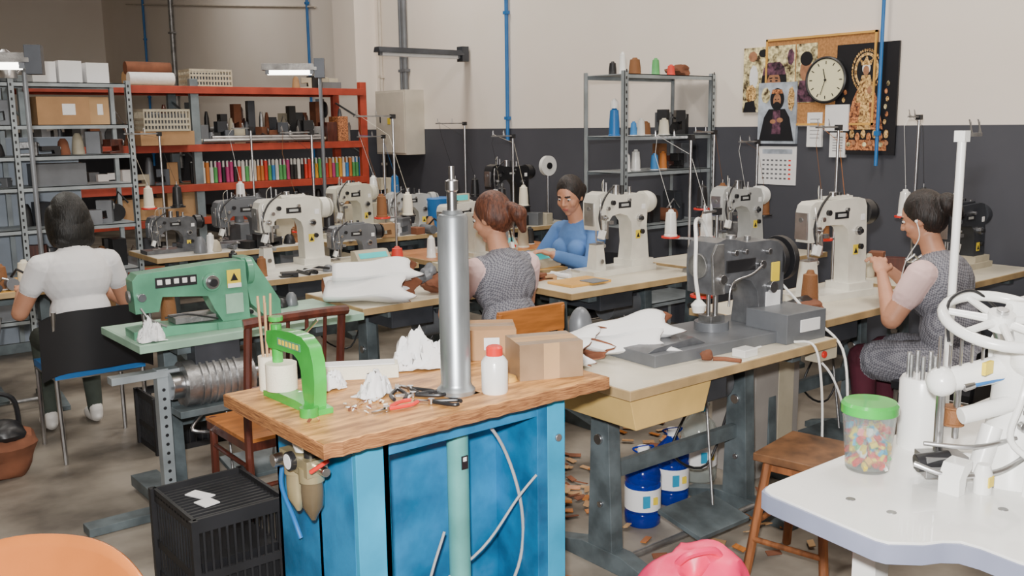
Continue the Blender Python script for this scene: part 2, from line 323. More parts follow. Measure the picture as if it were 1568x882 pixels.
def bigmachine():
    b=Bd()
    b.b2((-.5,-.2,0),(.34,.16,.045),GREY)
    b.prism([(-.5,.045),(-.2,.045),(-.26,.075),(-.46,.06)],-.16,.12,BIGG)
    b.b2((.16,-.25,0),(.4,-.04,.12),GREY)
    P=[(-.07,.2),(-.078,.3),(-.075,.37),(-.055,.405),(0,.418),(.06,.41),(.12,.395),(.26,.395),(.31,.385),(.34,.36),(.352,.31),(.35,.12),(.37,.045),(.19,.045),(.2,.13),(.19,.19),(.15,.235),(.1,.25),(.05,.25),(.03,.2)]
    b.prism(P,-.07,.07,BIGG)
    b.prism([(-.072,.2),(-.085,.36),(-.06,.4),(-.02,.4),(-.01,.2)],-.078,-.066,STEELD)
    b.cyl((-.075,0,.31),(-.09,0,.31),.05,STEELD,n=24)
    b.cyl((-.02,0,.2),(-.02,0,.1),.009,STEEL);b.cyl((.02,0,.2),(.02,0,.09),.011,STEEL);b.box((0,0,.09),(.08,.07,.03),STEELD);b.cyl((0,0,.03),(0,0,.08),.07,GREY)
    b.cyl((.34,0,.3),(.37,0,.3),.085,BLACK,n=28);b.cyl((.37,0,.3),(.39,0,.3),.05,BLACK,n=20);b.cyl((.39,0,.3),(.42,0,.3),.095,BLACK,n=28);b.cyl((.42,0,.3),(.425,0,.3),.06,STEELD,n=28)
    b.b2((.0,-.075,.28),(.17,-.069,.33),BLACK)
    for x,zz,r in ((.04,.36,.012),(.1,.36,.01),(.2,.3,.018),(-.03,.26,.02),(.03,.23,.012),(.27,.2,.025),(.24,.35,.012)): b.cyl((x,-.07,zz),(x,-.09,zz),r,STEEL)
    b.curve([(.2,-.085,.3),(.12,-.1,.27),(.02,-.09,.24),(0,-.09,.15)],.005,STEEL)
    b.b2((.27,-.074,.22),(.32,-.069,.3),YEL);b.b2((.24,-.074,.1),(.33,-.069,.18),PAPER);b.b2((.24,-.254,.04),(.36,-.249,.09),PAPER)
    b.cyl((-.05,.05,.4),(-.05,.05,.46),.006,STEEL);b.cyl((.1,.0,.39),(.1,.0,.42),.02,STEELD);b.cyl((.2,.0,.39),(.2,.0,.41),.014,STEELD)
    b.curve([(.1,.1,.35),(.02,.08,.47),(-.1,0,.49),(-.18,-.08,.42),(-.2,-.1,.3),(-.18,-.1,.2)],.008,WHITE2)
    b.lathe([(.012,0),(.03,-.02),(.022,-.05)],(-.18,-.1,.2),WHITE2)
    b.curve([(.3,.08,.3),(.45,.05,.2),(.5,-.1,.05),(.45,-.3,-.05),(.42,-.36,-.3)],.006,WHITE2)
    return b.done('leather_sewing_machine',(3.02,2.45,z),rad(-4),bevel=.014,seg=3)
bigmachine()
def greenm():
    b=Bd()
    P=[(-.08,.12),(-.085,.28),(-.06,.31),(.4,.335),(.47,.33),(.48,.03),(.34,.03),(.3,.1),(.27,.17),(.05,.19),(.03,.12)]
    b.prism(P,-.055,.06,GREENL)
    b.prism([(-.1,.0),(.34,.0),(.34,.035),(.05,.05),(-.1,.04)],-.08,.08,GREENL)
    b.b2((.3,-.09,0),(.52,.1,.035),GREENL)
    b.prism([(.46,.34),(.52,.34),(.66,.1),(.66,.0),(.6,.0),(.5,.1)],-.02,.11,GREENL)
    b.b2((.02,-.06,.235),(.22,-.053,.285),BLACK)
    for x in (.04,.08,.12,.16,.2): b.b2((x-.012,-.063,.25),(x+.012,-.059,.275),WHITE2)
    b.cyl((.29,-.05,.24),(.29,-.075,.24),.045,GREENL,n=24);b.cyl((.29,-.07,.24),(.29,-.1,.24),.02,BLACK);b.cyl((.29,-.07,.24),(.29,-.08,.24),.035,STEEL)
    b.b2((.37,-.062,.2),(.44,-.054,.29),YEL);b.prism([(.385,.235),(.425,.235),(.405,.275)],-.066,-.06,BLACK);b.b2((.37,-.066,.2),(.44,-.061,.222),PAPER)
    b.box((.4,-.06,.12),(.09,.012,.1),GREENT);b.b2((.1,-.07,.05),(.3,.06,.08),STEELD)
    b.cyl((-.03,0,.12),(-.03,0,.05),.008,STEEL);b.cyl((0,0,.12),(0,0,.06),.008,STEEL);b.box((-.01,0,.05),(.05,.05,.012),STEEL)
    b.cyl((-.05,-.055,.2),(-.05,-.08,.2),.02,STEEL);b.cyl((-.088,0,.2),(-.1,0,.2),.03,STEELD)
    b.curve([(-.06,-.07,.15),(-.03,-.1,.1),(.05,-.09,.05)],.006,STEELD);b.curve([(.05,-.07,.09),(.15,-.1,.1),(.3,-.09,.06)],.005,BLACK)
    b.cyl((.48,.0,.27),(.51,.0,.27),.07,GREENL,n=24)
    return b.done('green_sewing_machine',(1.33,4.10,z),rad(-3),bevel=.012,sc=.88,seg=3)
greenm()
spool('thread_cone',(1.50,4.36,z),BROWN,.035,.13)
b=Bd()
b.cyl((0,0,0),(.3,0,0),.1,STEELD,n=24)
for i in range(6): b.cyl((.06+i*.03,0,0),(.072+i*.03,0,0),.108,STEELD,n=24)
b.cyl((-.05,0,0),(0,0,0),.06,STEEL,n=20);b.b2((.05,-.05,.08),(.25,.05,.17),DGREY);b.cyl((.3,0,0),(.36,0,0),.035,STEEL)
b.b2((-.05,-.11,-.12),(.3,.0,-.09),LEGG);b.curve([(.1,-.05,-.1),(.0,-.1,-.18),(.2,-.12,-.2),(.35,-.05,-.12)],.008,STEEL)
b.done('electric_motor',(1.40,3.98,.575))
b=Bd()
b.box((0,0,.34),(.05,.05,.62),SHELFL);b.box((-.06,0,.63),(.3,.06,.03),SHELFL);b.box((.02,.1,.045),(.12,.6,.05),LEGG);b.box((-.1,0,.02),(.5,.09,.035),LEGG)
for k in range(12): b.cyl((0,-.024,.12+k*.04),(0,-.027,.12+k*.04),.008,BLACK,n=8)
b.box((.22,-.1,.07),(.24,.3,.03),GREY,rot=(rad(8),0,rad(15)))
b.tube([(.25,-.1,.1),(.26,-.05,.4),(.24,.0,.62)],.006,STEELD)
b.done('machine_leg_frame',(1.33,4.02,0))
# crumpled cloth: a folded height-field sheet resting on the surface
def cloth(name,loc,r,m=CLOTH,rz=0,f=2.6,seed=0):
    b=Bd();o=Vector(loc)*5
    def ff(s,t):
        u=(s-.5)*2;v=(t-.5)*2;e=max(0,1-(u*u*.9+v*v*.9)**1.2)
        q=Vector((u*f,v*f,0))+o
        h=e*(.45+.9*noise.noise(q)+.7*(1-2.5*abs(noise.noise(q*1.6+Vector((3,0,0))))))
        k=1+.25*noise.noise(Vector((u*2,v*2,5))+o)
        return (u*r[0]*k*(.8+.2*e),v*r[1]*k*(.8+.2*e),max(0,h)*r[2]+.004)
    b.sheet(34,34,ff,m);return b.done(name,loc,rz,bevel=0,solid=.003,rec=False)
cloth('cloth_rag',(1.29,3.98,z),(.06,.05,.07))
def uppers(name,loc,rz,parts):
    b=Bd()
    for (ox,oy,r0,r1,L,h,a) in parts:
        ca,sa=math.cos(a),math.sin(a)
        def fn(s,t,ox=ox,oy=oy,r0=r0,r1=r1,L=L,h=h,ca=ca,sa=sa):
            rr=r0+(r1-r0)*s**.8;ang=2*pi*t-pi/2
            x=s*L+s*.035*math.cos(ang*2+ox*20)+.02*s*math.sin(ang*5);y=rr*math.cos(ang)*(1+.05*math.sin(s*9))
            zz=h+rr*.42*(1+math.sin(ang))*(1-.25*math.cos(ang*2+1))+.01*math.sin(s*8+ang)*s
            return (ox+x*ca-y*sa,oy+x*sa+y*ca,max(zz,0)+.009)
        b.sheet(18,28,fn,LEATHB)
    b.ms.append(LEATH)
    return b.done(name,loc,rz,bevel=0,solid=-.005,off=1,rec=False)
uppers('leather_uppers',(2.44,2.62,z),rad(-36),[(0,.0,.03,.10,.34,0,-.15),(.02,.05,.03,.10,.34,.0,.22),(.02,.02,.025,.085,.33,.06,.02)])
uppers('leather_uppers',(2.30,2.70,z),rad(-66),[(0,0,.025,.075,.25,0,-.1),(0,.03,.02,.07,.25,.03,.25)])
uppers('leather_uppers',(2.28,4.30,z),rad(-32),[(0,-.02,.09,.12,.42,0,-.15),(-.02,.08,.09,.12,.42,.0,.2),(.03,.02,.08,.10,.40,.09,.05)])
b=Bd();b.sph((0,0,.08),(.05,.045,.085),GREY);b.lathe([(.045,0),(.05,.05),(.03,.1)],(0,0,0),GREY);b.done('grey_leather_roll',(2.53,2.70,z),bevel=0)
b=Bd();b.sph((0,0,.05),(.09,.05,.05),LEATHB,nz=.5);b.sph((-.06,.02,.09),(.05,.04,.06),GREY,nz=.5);b.done('leather_scraps',(2.86,4.14,z),bevel=0)
b=Bd();b.sph((0,0,.03),(.14,.07,.03),LEATHB,nz=.5);b.sph((.05,.04,.04),(.08,.05,.03),BLACK,nz=.5);b.done('leather_scraps',(3.72,2.5,z),bevel=0)
# ------------------------------------------------------------ workbench
b=Bd()
top=[(-.48,-.30)]
n=40
for i in range(1,n): top.append((-.48+.96*i/n,-.30+.012*noise.noise(Vector((i*.7,0,0)))))
top+=[(.48,-.30),(.48,.3),(-.48,.3)]
b.prism(top,.862,.898,PLYE,'xy');b.prism([(p[0]*.992,p[1]*.988) for p in top],.895,.9,PLY,'xy')
x0,x1,y0,y1=-.35,.37,-.22,.25
b.b2((x0,y0,0),(x0+.1,y0+.02,.865),BLUECAB2);b.b2((x1-.07,y0,0),(x1,y0+.02,.865),BLUECAB2)
b.b2((x0,y0+.02,0),(x0+.015,y1,.865),BLUECAB);b.b2((x1-.015,y0+.02,0),(x1,y1,.865),BLUECAB)
b.b2((x0,-.02,0),(x1,0.0,.865),BLUECAB);b.b2((x0,y1-.02,0),(x1,y1,.865),BLUECAB)
b.b2((x0+.1,y0+.002,.8),(x1-.07,y0+.016,.865),BLUECAB);b.b2((x0+.08,y0,.0),(x0+.1,-.02,.865),BLUECAB2)
b.b2((x1-.11,y0,.0),(x1-.07,-.02,.865),BLUECAB)
b.b2((-.05,-.024,.1),(-.03,-.02,.22),LEATHB)
b.cyl((x1-.03,y0-.008,.72),(x1-.03,y0,.72),.012,STEELD);b.b2((.1,-.12,.0),(.3,-.03,.06),DGREY)
b.done('workbench',(1.51,2.295,0),bevel=.002)
b=Bd()
b.lathe([(.032,-.9),(.032,-.04)],(0,0,0),TEAL)
b.lathe([(.055,0),(.055,.012),(.047,.02),(.043,.03),(.043,.5),(.038,.508),(.03,.51),(.026,.52)],(0,0,0),ZINC,n=32)
b.lathe([(.014,.515),(.014,.57),(.018,.575),(.018,.6),(.008,.605),(.008,.64)],(0,0,0),STEEL)
b.box((.0,-.034,-.2),(.022,.002,.04),BLACK);b.box((0,-.0345,-.19),(.012,.002,.012),PAPER)
b.box((0,0,-.025),(.1,.1,.05),STEELD)
b.done('steel_pole',(1.54,2.16,.9),bevel=0)
CG=M('cable_grey',(.42,.42,.42),.5)
b=Bd()
b.curve([(1.26,2.2,.80),(1.42,2.13,.85),(1.56,2.11,.84),(1.68,2.13,.72),(1.76,2.14,.5),(1.76,2.16,.3),(1.66,2.2,.12),(1.5,2.2,.05),(1.35,2.2,.01)],.005,CG)
b.curve([(1.45,2.2,.3),(1.6,2.13,.42),(1.72,2.11,.55),(1.77,2.08,.62)],.004,CG)
b.curve([(1.48,2.15,.5),(1.40,2.14,.3),(1.42,2.16,.02)],.004,CG)
b.done('power_cable',bevel=0)
b=Bd()
b.prism([(-.17,0),(.17,0),(.17,.018),(.05,.03),(-.05,.03),(-.17,.018)],-.035,.035,GREENP,'yz')
b.prism([(-.15,.02),(-.09,.02),(-.078,.07),(-.075,.13),(-.06,.16),(-.03,.175),(.08,.172),(.14,.168),(.155,.19),(.15,.225),(.08,.238),(-.02,.245),(-.09,.24),(-.135,.215),(-.155,.17),(-.16,.1)],-.022,.022,GREENP,'yz')
b.cyl((0,.12,.25),(0,.12,.1),.018,GREENP);b.cyl((0,.12,.26),(0,.12,.275),.024,GREENP)
b.cyl((0,.12,.02),(0,.12,.055),.03,GREENP);b.cyl((0,.12,.1),(0,.12,.08),.006,STEEL)
b.cyl((0,.10,.03),(0,.10,.12),.052,CREAMT,n=24);b.b2((-.0245,-.08,.19),(-.022,.07,.215),GREENL)
for k in range(6): b.b2((-.026,-.07+k*.023,.194),(-.0245,-.056+k*.023,.211),YEL)
b.curve([(.03,.05,.2),(.06,.04,.22),(.09,.0,.27)],.006,STEEL)
b.cyl((-.04,-.15,.0),(-.04,-.15,.03),.03,GREENP);b.cyl((.05,.17,.0),(.05,.17,.02),.03,GREENP)
b.done('hand_press',(1.145,2.36,.9),bevel=.006,rz=rad(2),sc=.84)
b=Bd();b.cyl((0,0,0),(0,0,.10),.026,CREAMT)
for i in range(6):
    a=i*1.1;b.cyl((.01*math.cos(a),.01*math.sin(a),.05),(.02*math.cos(a),.02*math.sin(a),.27+.02*math.sin(i*3)),.0035,CARDL,n=6)
b.done('brush_holder_with_sticks',(1.15,2.55,.9),bevel=0)
b=Bd();b.lathe([(.036,0),(.038,.006),(.038,.09),(.03,.102),(.024,.108)],(0,0,0),WHITE2);b.lathe([(.024,.106),(.024,.13),(.018,.136)],(0,0,0),REDP);b.done('glue_bottle',(1.625,2.09,.9),bevel=0)
def cbox(name,loc,d,rz,m=CARD,label=True,tape=False):
    b=Bd();b.box((0,0,d[2]/2),d,m)
    b.box((0,0,d[2]+.0005),(d[0]*1.0,.05 if not tape else .06,.001),CARDD if not tape else CARDL)
    b.box((0,0,d[2]+.0002),(d[0]*.99,.002,.0018),LEATHB)
    if label: b.box((d[0]*.1,-d[1]/2-.0005,d[2]*.55),(d[0]*.25,.001,d[2]*.4),PAPER)
    if tape: b.box((0,-d[1]/2-.0004,d[2]*.5),(.05,.001,d[2]),CARDL)
    return b.done(name,loc,rz,bevel=.002)
cbox('cardboard_box',(1.87,2.16,.9),(.2,.15,.11),rad(-22),CARDD,label=False,tape=True)
cbox('cardboard_box',(1.88,2.47,.9),(.2,.17,.1),rad(-35),CARD)
b=Bd();b.box((0,0,.02),(.24,.075,.04),CREAMT);b.box((0,0,.042),(.22,.06,.004),PAPER);b.done('white_foam_block',(1.42,2.5,.9),rz=rad(-30))
cloth('cloth_rag',(1.35,2.29,.9),(.075,.05,.05),rz=.4)
cloth('cloth_rag',(1.63,2.47,.9),(.13,.07,.08),rz=-.5)
cloth('cloth_rag',(1.28,2.43,.9),(.06,.04,.04))
b=Bd();b.lathe([(.035,0),(.03,.012),(.012,.018)],(0,0,0),WOODY);b.done('wooden_disc',(1.73,2.17,.9),bevel=0)
def tool(name,loc,rz,hm,L=.11):
    b=Bd()
    for s in (-1,1):
        b.curve([(0,0,.008),(-.03,s*.012,.008),(-.07,s*.022,.008),(-L,s*.014,.008)],.0055,hm)
        b.prism([(0,-.004),(.05,0),(0,.008)],.005,.011,STEEL,'xy',Matrix.Rotation(s*.08,4,'Z'))
    b.cyl((0,0,.002),(0,0,.016),.009,STEEL);return b.done(name,loc,rz,bevel=0)
tool('red_pliers',(1.29,2.13,.9),rad(190),REDP,.1)
tool('black_pliers',(1.42,2.2,.9),rad(150),BLACK,.09);tool('black_pliers',(1.45,2.26,.9),rad(100),BLACK,.09);tool('scissors',(1.42,2.28,.9),rad(60),BLACK);tool('scissors',(1.42,2.11,.9),rad(130),BLACK,.08)
b=Bd()
for i in range(30): b.box((random.gauss(0,.07),random.gauss(0,.04),.003+.004*random.random()),(.012,.008,.003),random.choice([CARD,PAPER,LEATHB,CREAMT]),rot=(random.random(),random.random(),random.random()*6))
b.done('workbench_scraps',(1.28,2.2,.9),bevel=0)
b=Bd()
b.lathe([(.02,.04),(.026,.06),(.02,.1),(.014,.11)],(0,0,0),WHITE2)
b.b2((-.03,-.08,-.01),(.03,.08,.035),BRASS)
for y,m in ((-.045,AMBER),(.04,BRASS)):
    b.lathe([(.028,0),(.03,-.05),(.028,-.09),(.014,-.115),(.006,-.13)],(0,y,-.01),m);b.lathe([(.034,.02),(.034,-.02)],(0,y,-.01),BRASS)
b.cyl((-.03,0,.02),(-.045,0,.02),.026,BLACK);b.cyl((-.045,0,.02),(-.047,0,.02),.021,PAPER);b.cyl((0,-.08,.015),(0,-.13,.015),.012,STEEL);b.cyl((-.03,-.1,.015),(.0,-.14,.05),.006,REDP)
b.cyl((0,-.045,.03),(0,-.045,.07),.018,BLACK);b.cyl((-.03,.06,.01),(-.06,.06,.01),.018,STEEL)
b.curve([(0,.08,.0),(0,.12,-.02),(0,.14,-.1),(.03,.14,-.2),(.04,.12,-.26)],.007,BLUEP)
b.b2((.02,-.03,-.02),(.055,.03,.06),STEELD)
b.done('air_filter_regulator',(1.105,2.26,.76),bevel=.003)
# ------------------------------------------------------------ foreground right table
b=Bd()
poly=[(1.98,1.31),(1.83,1.31),(1.80,1.30),(1.785,1.27),(1.745,.98),(1.75,.955),(1.775,.93),(1.80,.905),(1.84,.885),(1.865,.86),(1.87,.82),(1.86,.74),(1.87,.60),(1.9,.55),(3.05,.55),(3.05,1.31)]
poly=[(p[0]-2.4,p[1]-.93) for p in poly]
b.prism(poly,.752,.795,EDGEG,'xy');b.prism([(p[0]*.992,p[1]*.985) for p in poly],.79,.8,WHITE2,'xy')
for x,y in ((-.4,.2),(.5,.2),(.5,-.2),(-.3,-.25)): b.b2((x-.03,y-.03,0),(x+.03,y+.03,.75),WHITE2)
b.b2((-.4,.17,.1),(.5,.2,.16),WHITE2)
for x,y in ((-.5,.2),(-.5,.1),(-.3,-.05)): b.cyl((x,y,.799),(x,y,.8015),.011,STEELD)
b.done('white_machine_table',(2.4,.93,0),bevel=.006)
b=Bd()
MW=WHITE2
b.lathe([(.10,.0),(.095,.02),(.075,.08),(.06,.16),(.055,.26),(.062,.30),(.05,.32)],(0,0,0),MW,n=28)
b.b2((-.05,-.12,0),(.3,.12,.05),MW);b.prism([(-.03,.26),(.3,.26),(.3,.36),(.0,.36),(-.04,.33)],-.06,.06,MW)
b.cyl((0,0,.28),(-.14,.115,.24),.034,MW,r2=.028);b.sph((-.14,.115,.24),(.036,.036,.036),MW);b.cyl((-.03,-.02,.2),(-.15,.06,.17),.02,MW);b.sph((-.03,-.04,.3),(.05,.05,.04),MW)
b.cyl((-.14,.115,.24),(-.14,.115,.05),.011,STEEL);b.cyl((-.11,.09,.26),(-.11,.09,.1),.008,STEEL)
b.box((-.15,.10,.045),(.1,.07,.05),STEELD,rot=(0,0,rad(-38)));b.cyl((-.21,.13,.05),(-.15,.08,.06),.022,BLACK);b.b2((-.17,.05,.02),(-.12,.15,.03),STEEL)
b.cyl((-.115,.03,.03),(-.075,.02,.14),.024,MW)
b.prism([(-.22,0),(-.19,0),(-.185,.04),(-.16,.055),(-.16,.075),(-.2,.07),(-.22,.04)],.02,.07,MW,'xz')
b.lathe([(.02,0),(.02,.05),(.014,.07)],(-.15,-.0,0),MW);b.b2((-.165,-.022,.02),(-.14,-.018,.045),YEL)
b.prism([(-.11,0),(-.07,0),(-.06,.06),(-.05,.1),(-.1,.1)],-.11,-.07,MW,'xz');b.cyl((-.1,-.09,.09),(.0,-.05,.16),.022,MW)
b.curve([(-.24,.12,.06),(-.2,.05,.04),(-.12,-.02,.05),(-.05,-.06,.09)],.007,STEEL);b.curve([(-.2,.12,.1),(-.14,.03,.1),(-.06,-.03,.12)],.006,STEEL)
b.lathe([(.026,0),(.026,.004),(.02,.006),(.02,.04),(.026,.042),(.026,.046)],(-.105,.10,.13),BROWN)
b.cyl((-.10,.06,.24),(-.04,.01,.26),.011,BLUEP);b.cyl((-.12,.075,.232),(-.1,.06,.24),.013,STEEL)
for k in range(4): b.cyl((-.02-.012*k,-.055+.006*k,.24-.03*k),(-.03-.012*k,-.068+.006*k,.24-.03*k),.012,STEEL,n=14)
b.curve([(-.06,-.05,.3),(-.1,-.05,.22),(-.09,-.03,.12),(-.05,-.09,.06)],.008,MW);b.box((-.03,-.075,.2),(.06,.02,.07),MW,rot=(0,rad(10),rad(-38)))
nrm=Vector((-.2,-.247,1)).normalized()
X=Matrix.Translation((-.04,.035,.385))@nrm.to_track_quat('Z','Y').to_matrix().to_4x4()
rim=[X@Vector((.125*math.cos(a),.125*math.sin(a),0)) for a in [2*pi*i/32 for i in range(33)]]
b.tube(rim,.013,MW,n=10)
for i in range(7):
    a=i*2*pi/7;b.cyl(X@Vector((0,0,0)),X@Vector((.125*math.cos(a),.125*math.sin(a),0)),.011,MW,r2=.008,n=8)
b.cyl(X@Vector((0,0,-.02)),X@Vector((0,0,.02)),.03,MW,n=20);b.cyl(X@Vector((0,0,.02)),X@Vector((0,0,.03)),.014,STEEL)
b.cyl((-.02,.02,.3),X@Vector((0,0,0)),.022,STEEL)
for k in range(5): b.cyl((-.15+k*.02,.12-k*.016,.26),(-.15+k*.02,.12-k*.016,.35-.02*(k%2)),.004,STEEL,n=8)
b.b2((-.13,.02,.27),(-.09,.03,.30),YEL)
b.curve([(-.15,.1,.34),(-.08,.14,.42),(0,.12,.44),(.1,.1,.38)],.004,BLACK);b.b2((.04,-.09,.36),(.28,.06,.42),MW);b.cyl((.05,-.04,.42),(.05,-.04,.47),.02,STEEL)
b.done('post_bed_sewing_machine',(2.31,.955,.8),bevel=.006)
b=Bd();b.lathe([(.054,0),(.056,.004),(.056,.18),(.05,.19),(.01,.192)],(0,0,0),WHITE2,n=32)
for i in range(7):
    a=i*.9;b.cyl((.036*math.cos(a),.036*math.sin(a),.19),(.036*math.cos(a),.036*math.sin(a),.25),.006,STEELD,n=8)
b.done('tool_canister',(2.36,1.215,.8),bevel=0)
b=Bd();b.lathe([(.05,0),(.052,.004),(.064,.15),(.062,.15),(.05,.008),(.001,.008)],(0,0,0),CLEAR,n=32);b.lathe([(.068,.145),(.068,.165),(.062,.172),(.001,.173)],(0,0,0),GREENP,n=32)
for i in range(260):
    a=random.random()*6.28;r=.046*math.sqrt(random.random());h=.014+random.random()*.095
    b.box((r*math.cos(a),r*math.sin(a),h),(.017,.013,.008),random.choice([COL[0],COL[1],COL[5],REDP,YEL,YEL,BLUECAB2,COL[3]]),rot=(random.random()*3,random.random()*3,random.random()*3))
b.done('plastic_tub_with_clips',(2.11,1.215,.8),bevel=0)
stand('thread_stand',(2.60,1.27,.8),.82,.1,rad(180),r=.0115,mat=WHITE2)
# pink backpack slumped on floor
b=Bd()
b.sph((0,0,.22),(.2,.15,.245),PINK,nz=.28,n=5);b.sph((.1,-.04,.2),(.13,.1,.2),PINK,nz=.3,n=4);b.sph((-.1,.0,.2),(.11,.12,.21),PINK,nz=.3,n=4)
b.curve([(-.06,0,.44),(-.03,-.03,.49),(.05,-.02,.49),(.08,0,.43)],.011,PINK);b.curve([(-.15,-.06,.34),(-.05,-.13,.37),(.1,-.13,.36),(.17,-.06,.32)],.005,BLACK)
b.done('pink_backpack',(1.95,1.62,0),bevel=0,rz=rad(-30))
b=Bd()
def ch(s,t):
    x=(t-.5)*.46
    if s<.5:
        y0=-.2+s*2*.4; zz=.44+.02*math.cos(s*12)+.06*(x/.23)**2
    else:
        q=(s-.5)*2;y0=.2+.12*q;zz=.44+.37*q-.06*(abs(x)/.23)**3*q;y0-=.08*(x/.23)**2
    return (x,y0,zz)
b.sheet(30,20,ch,ORANGE)
o=b.done('plastic_shell_chair',(.225,1.87,0),rz=rad(-45),bevel=0,solid=.008)
b=Bd()
for sx in (-.2,.2):
    b.tube([(sx,-.22,0),(sx*.9,-.17,.42),(sx*.9,.17,.42),(sx,.24,0)],.011,STEEL)
b.tube([(-.18,.1,.415),(.18,.1,.415)],.011,STEEL)
q=b.done('legs',bevel=0);q.parent=o
def crate(name,loc,cx,cy,h,rz=0,paper=True):
    b=Bd()
    for zz in (.0,h*.35,h*.86):
        hh=.03 if zz<.2 else h*.14
        b.b2((-cx,-cy,zz),(cx,-cy+.012,zz+hh),BLACKR);b.b2((-cx,cy-.012,zz),(cx,cy,zz+hh),BLACKR);b.b2((-cx,-cy,zz),(-cx+.012,cy,zz+hh),BLACKR);b.b2((cx-.012,-cy,zz),(cx,cy,zz+hh),BLACKR)
    for i in range(13):
        x=-cx+.006+i*(2*cx-.012)/12
        for s in (-1,1): b.b2((x-.004,s*(cy-.004)-.003,0),(x+.004,s*(cy-.004)+.003,h-.02),BLACKR)
    for i in range(15):
        y=-cy+.006+i*(2*cy-.012)/14
        for s in (-1,1): b.b2((s*(cx-.004)-.003,y-.004,0),(s*(cx-.004)+.003,y+.004,h-.02),BLACKR)
        if paper: b.b2((-cx,y-.005,h-.025),(cx,y+.005,h-.017),BLACKR)
    for sx in (-1,1):
        for sy in (-1,1): b.b2((sx*cx-.012,sy*cy-.012,0),(sx*cx+.012,sy*cy+.012,h),BLACKR)
    b.b2((-cx+.01,-cy+.01,.005),(cx-.01,cy-.01,.015),BLACKR);b.b2((-cx+.03,-cy+.03,.02),(cx-.03,cy-.03,h*.5),BLACK)
    if paper: b.box((-.05,.05,h-.014),(.05,.1,.004),PAPER,rot=(0,0,.4));b.box((-.06,-.04,h-.012),(.06,.07,.004),PAPER,rot=(0,0,.2))
    return b.done(name,loc,rz,bevel=0)
crate('black_plastic_crate',(1.25,3.25,0),.17,.2,.35)
crate('black_plastic_crate',(1.75,4.95,0),.2,.14,.3,paper=False)
def wchair(name,loc,rz,seat=.45,back=.93,m=WOODC,sm=WOODO):
    b=Bd()
    for sx in (-.2,.2):
        b.curve([(sx,-.2,0),(sx,-.19,seat),(sx,-.21,seat+.2),(sx,-.25,back)],.017,m,n=8)
        b.tube([(sx*.95,.2,0),(sx*.95,.19,seat)],.017,m);b.tube([(sx,-.19,.2),(sx*.95,.19,.2)],.01,m);b.tube([(sx,-.19,.33),(sx*.95,.19,.33)],.01,m)
    b.b2((-.21,-.2,seat-.05),(.21,.21,seat-.015),m);b.b2((-.21,-.2,seat-.015),(.21,.22,seat),sm)
    b.curve([(-.22,-.25,back-.01),(-.1,-.275,back),(.1,-.275,back),(.22,-.25,back-.01)],.02,m)
    for k in (-.12,-.04,.04,.12): b.tube([(k,-.26,back),(k,-.225,seat+.2)],.008,m)
    b.tube([(-.2,-.22,seat+.2),(.2,-.22,seat+.2)],.014,m);b.tube([(-.2,-.2,.25),(.2,-.2,.25)],.01,m)
    return b.done(name,loc,rz,bevel=0)
wchair('wooden_chair',(1.66,3.64,0),0)
def tchair(name,loc,rz,m=BLACK,bt=.8,seatm=None):
    b=Bd()
    for sx in (-.21,.21):
        b.curve([(sx,-.22,0),(sx,-.18,.42),(sx,-.2,.6),(sx,-.24,bt)],.012,STEEL);b.tube([(sx,.2,0),(sx,.2,.42),(sx,-.18,.43)],.012,STEEL)
    b.tube([(-.21,-.18,.43),(.21,-.18,.43)],.012,STEEL);b.b2((-.22,-.2,.43),(.22,.22,.465),seatm or m)
    b.sheet(12,16,lambda s,t:((t-.5)*.54,-.245-.03*s+.09*(2*(t-.5))**2,bt-.31+s*.31-.05*(2*(t-.5))**4),m)
    b.sheet(12,16,lambda s,t:((t-.5)*.54,-.262-.03*s+.09*(2*(t-.5))**2,bt-.31+s*.31-.05*(2*(t-.5))**4),m)
    return b.done(name,loc,rz,bevel=0)
tchair('tube_frame_chair',(1.36,5.20,0),0,bt=.78,seatm=BLUEP)
tchair('tube_frame_chair',(4.28,2.02,0),0,bt=.72)
b=Bd()
for sx in (-.19,.19):
    b.tube([(sx,-.2,0),(sx,-.19,.45),(sx,-.215,.8)],.016,WOODO);b.tube([(sx,.2,0),(sx,.2,.44)],.016,WOODO)
b.b2((-.2,-.2,.42),(.2,.21,.45),WOODO);b.b2((-.2,-.225,.68),(.2,-.205,.81),WOODO);b.tube([(-.19,0,.2),(.19,0,.2)],.01,WOODO)
b.done('wooden_chair',(2.84,3.58,0),bevel=.004)
tchair('tube_frame_chair',(4.36,4.56,0),rad(88),bt=.78)
b=Bd();b.box((0,0,.455),(.33,.28,.03),STOOLT)
for sx in (-1,1):
    for sy in (-1,1): b.tube([(sx*.17,sy*.15,0),(sx*.12,sy*.1,.44)],.018,STOOLW,n=6)
for sy in (-1,1): b.tube([(-.15,sy*.13,.2),(.15,sy*.13,.2)],.012,STOOLW,n=6)
for sx in (-1,1): b.tube([(sx*.16,-.13,.14),(sx*.16,.13,.14)],.012,STOOLW,n=6);b.box((sx*.11,0,.42),(.02,.24,.05),STOOLW)
b.done('wooden_stool',(2.95,1.93,0),rz=rad(10),bevel=.004)
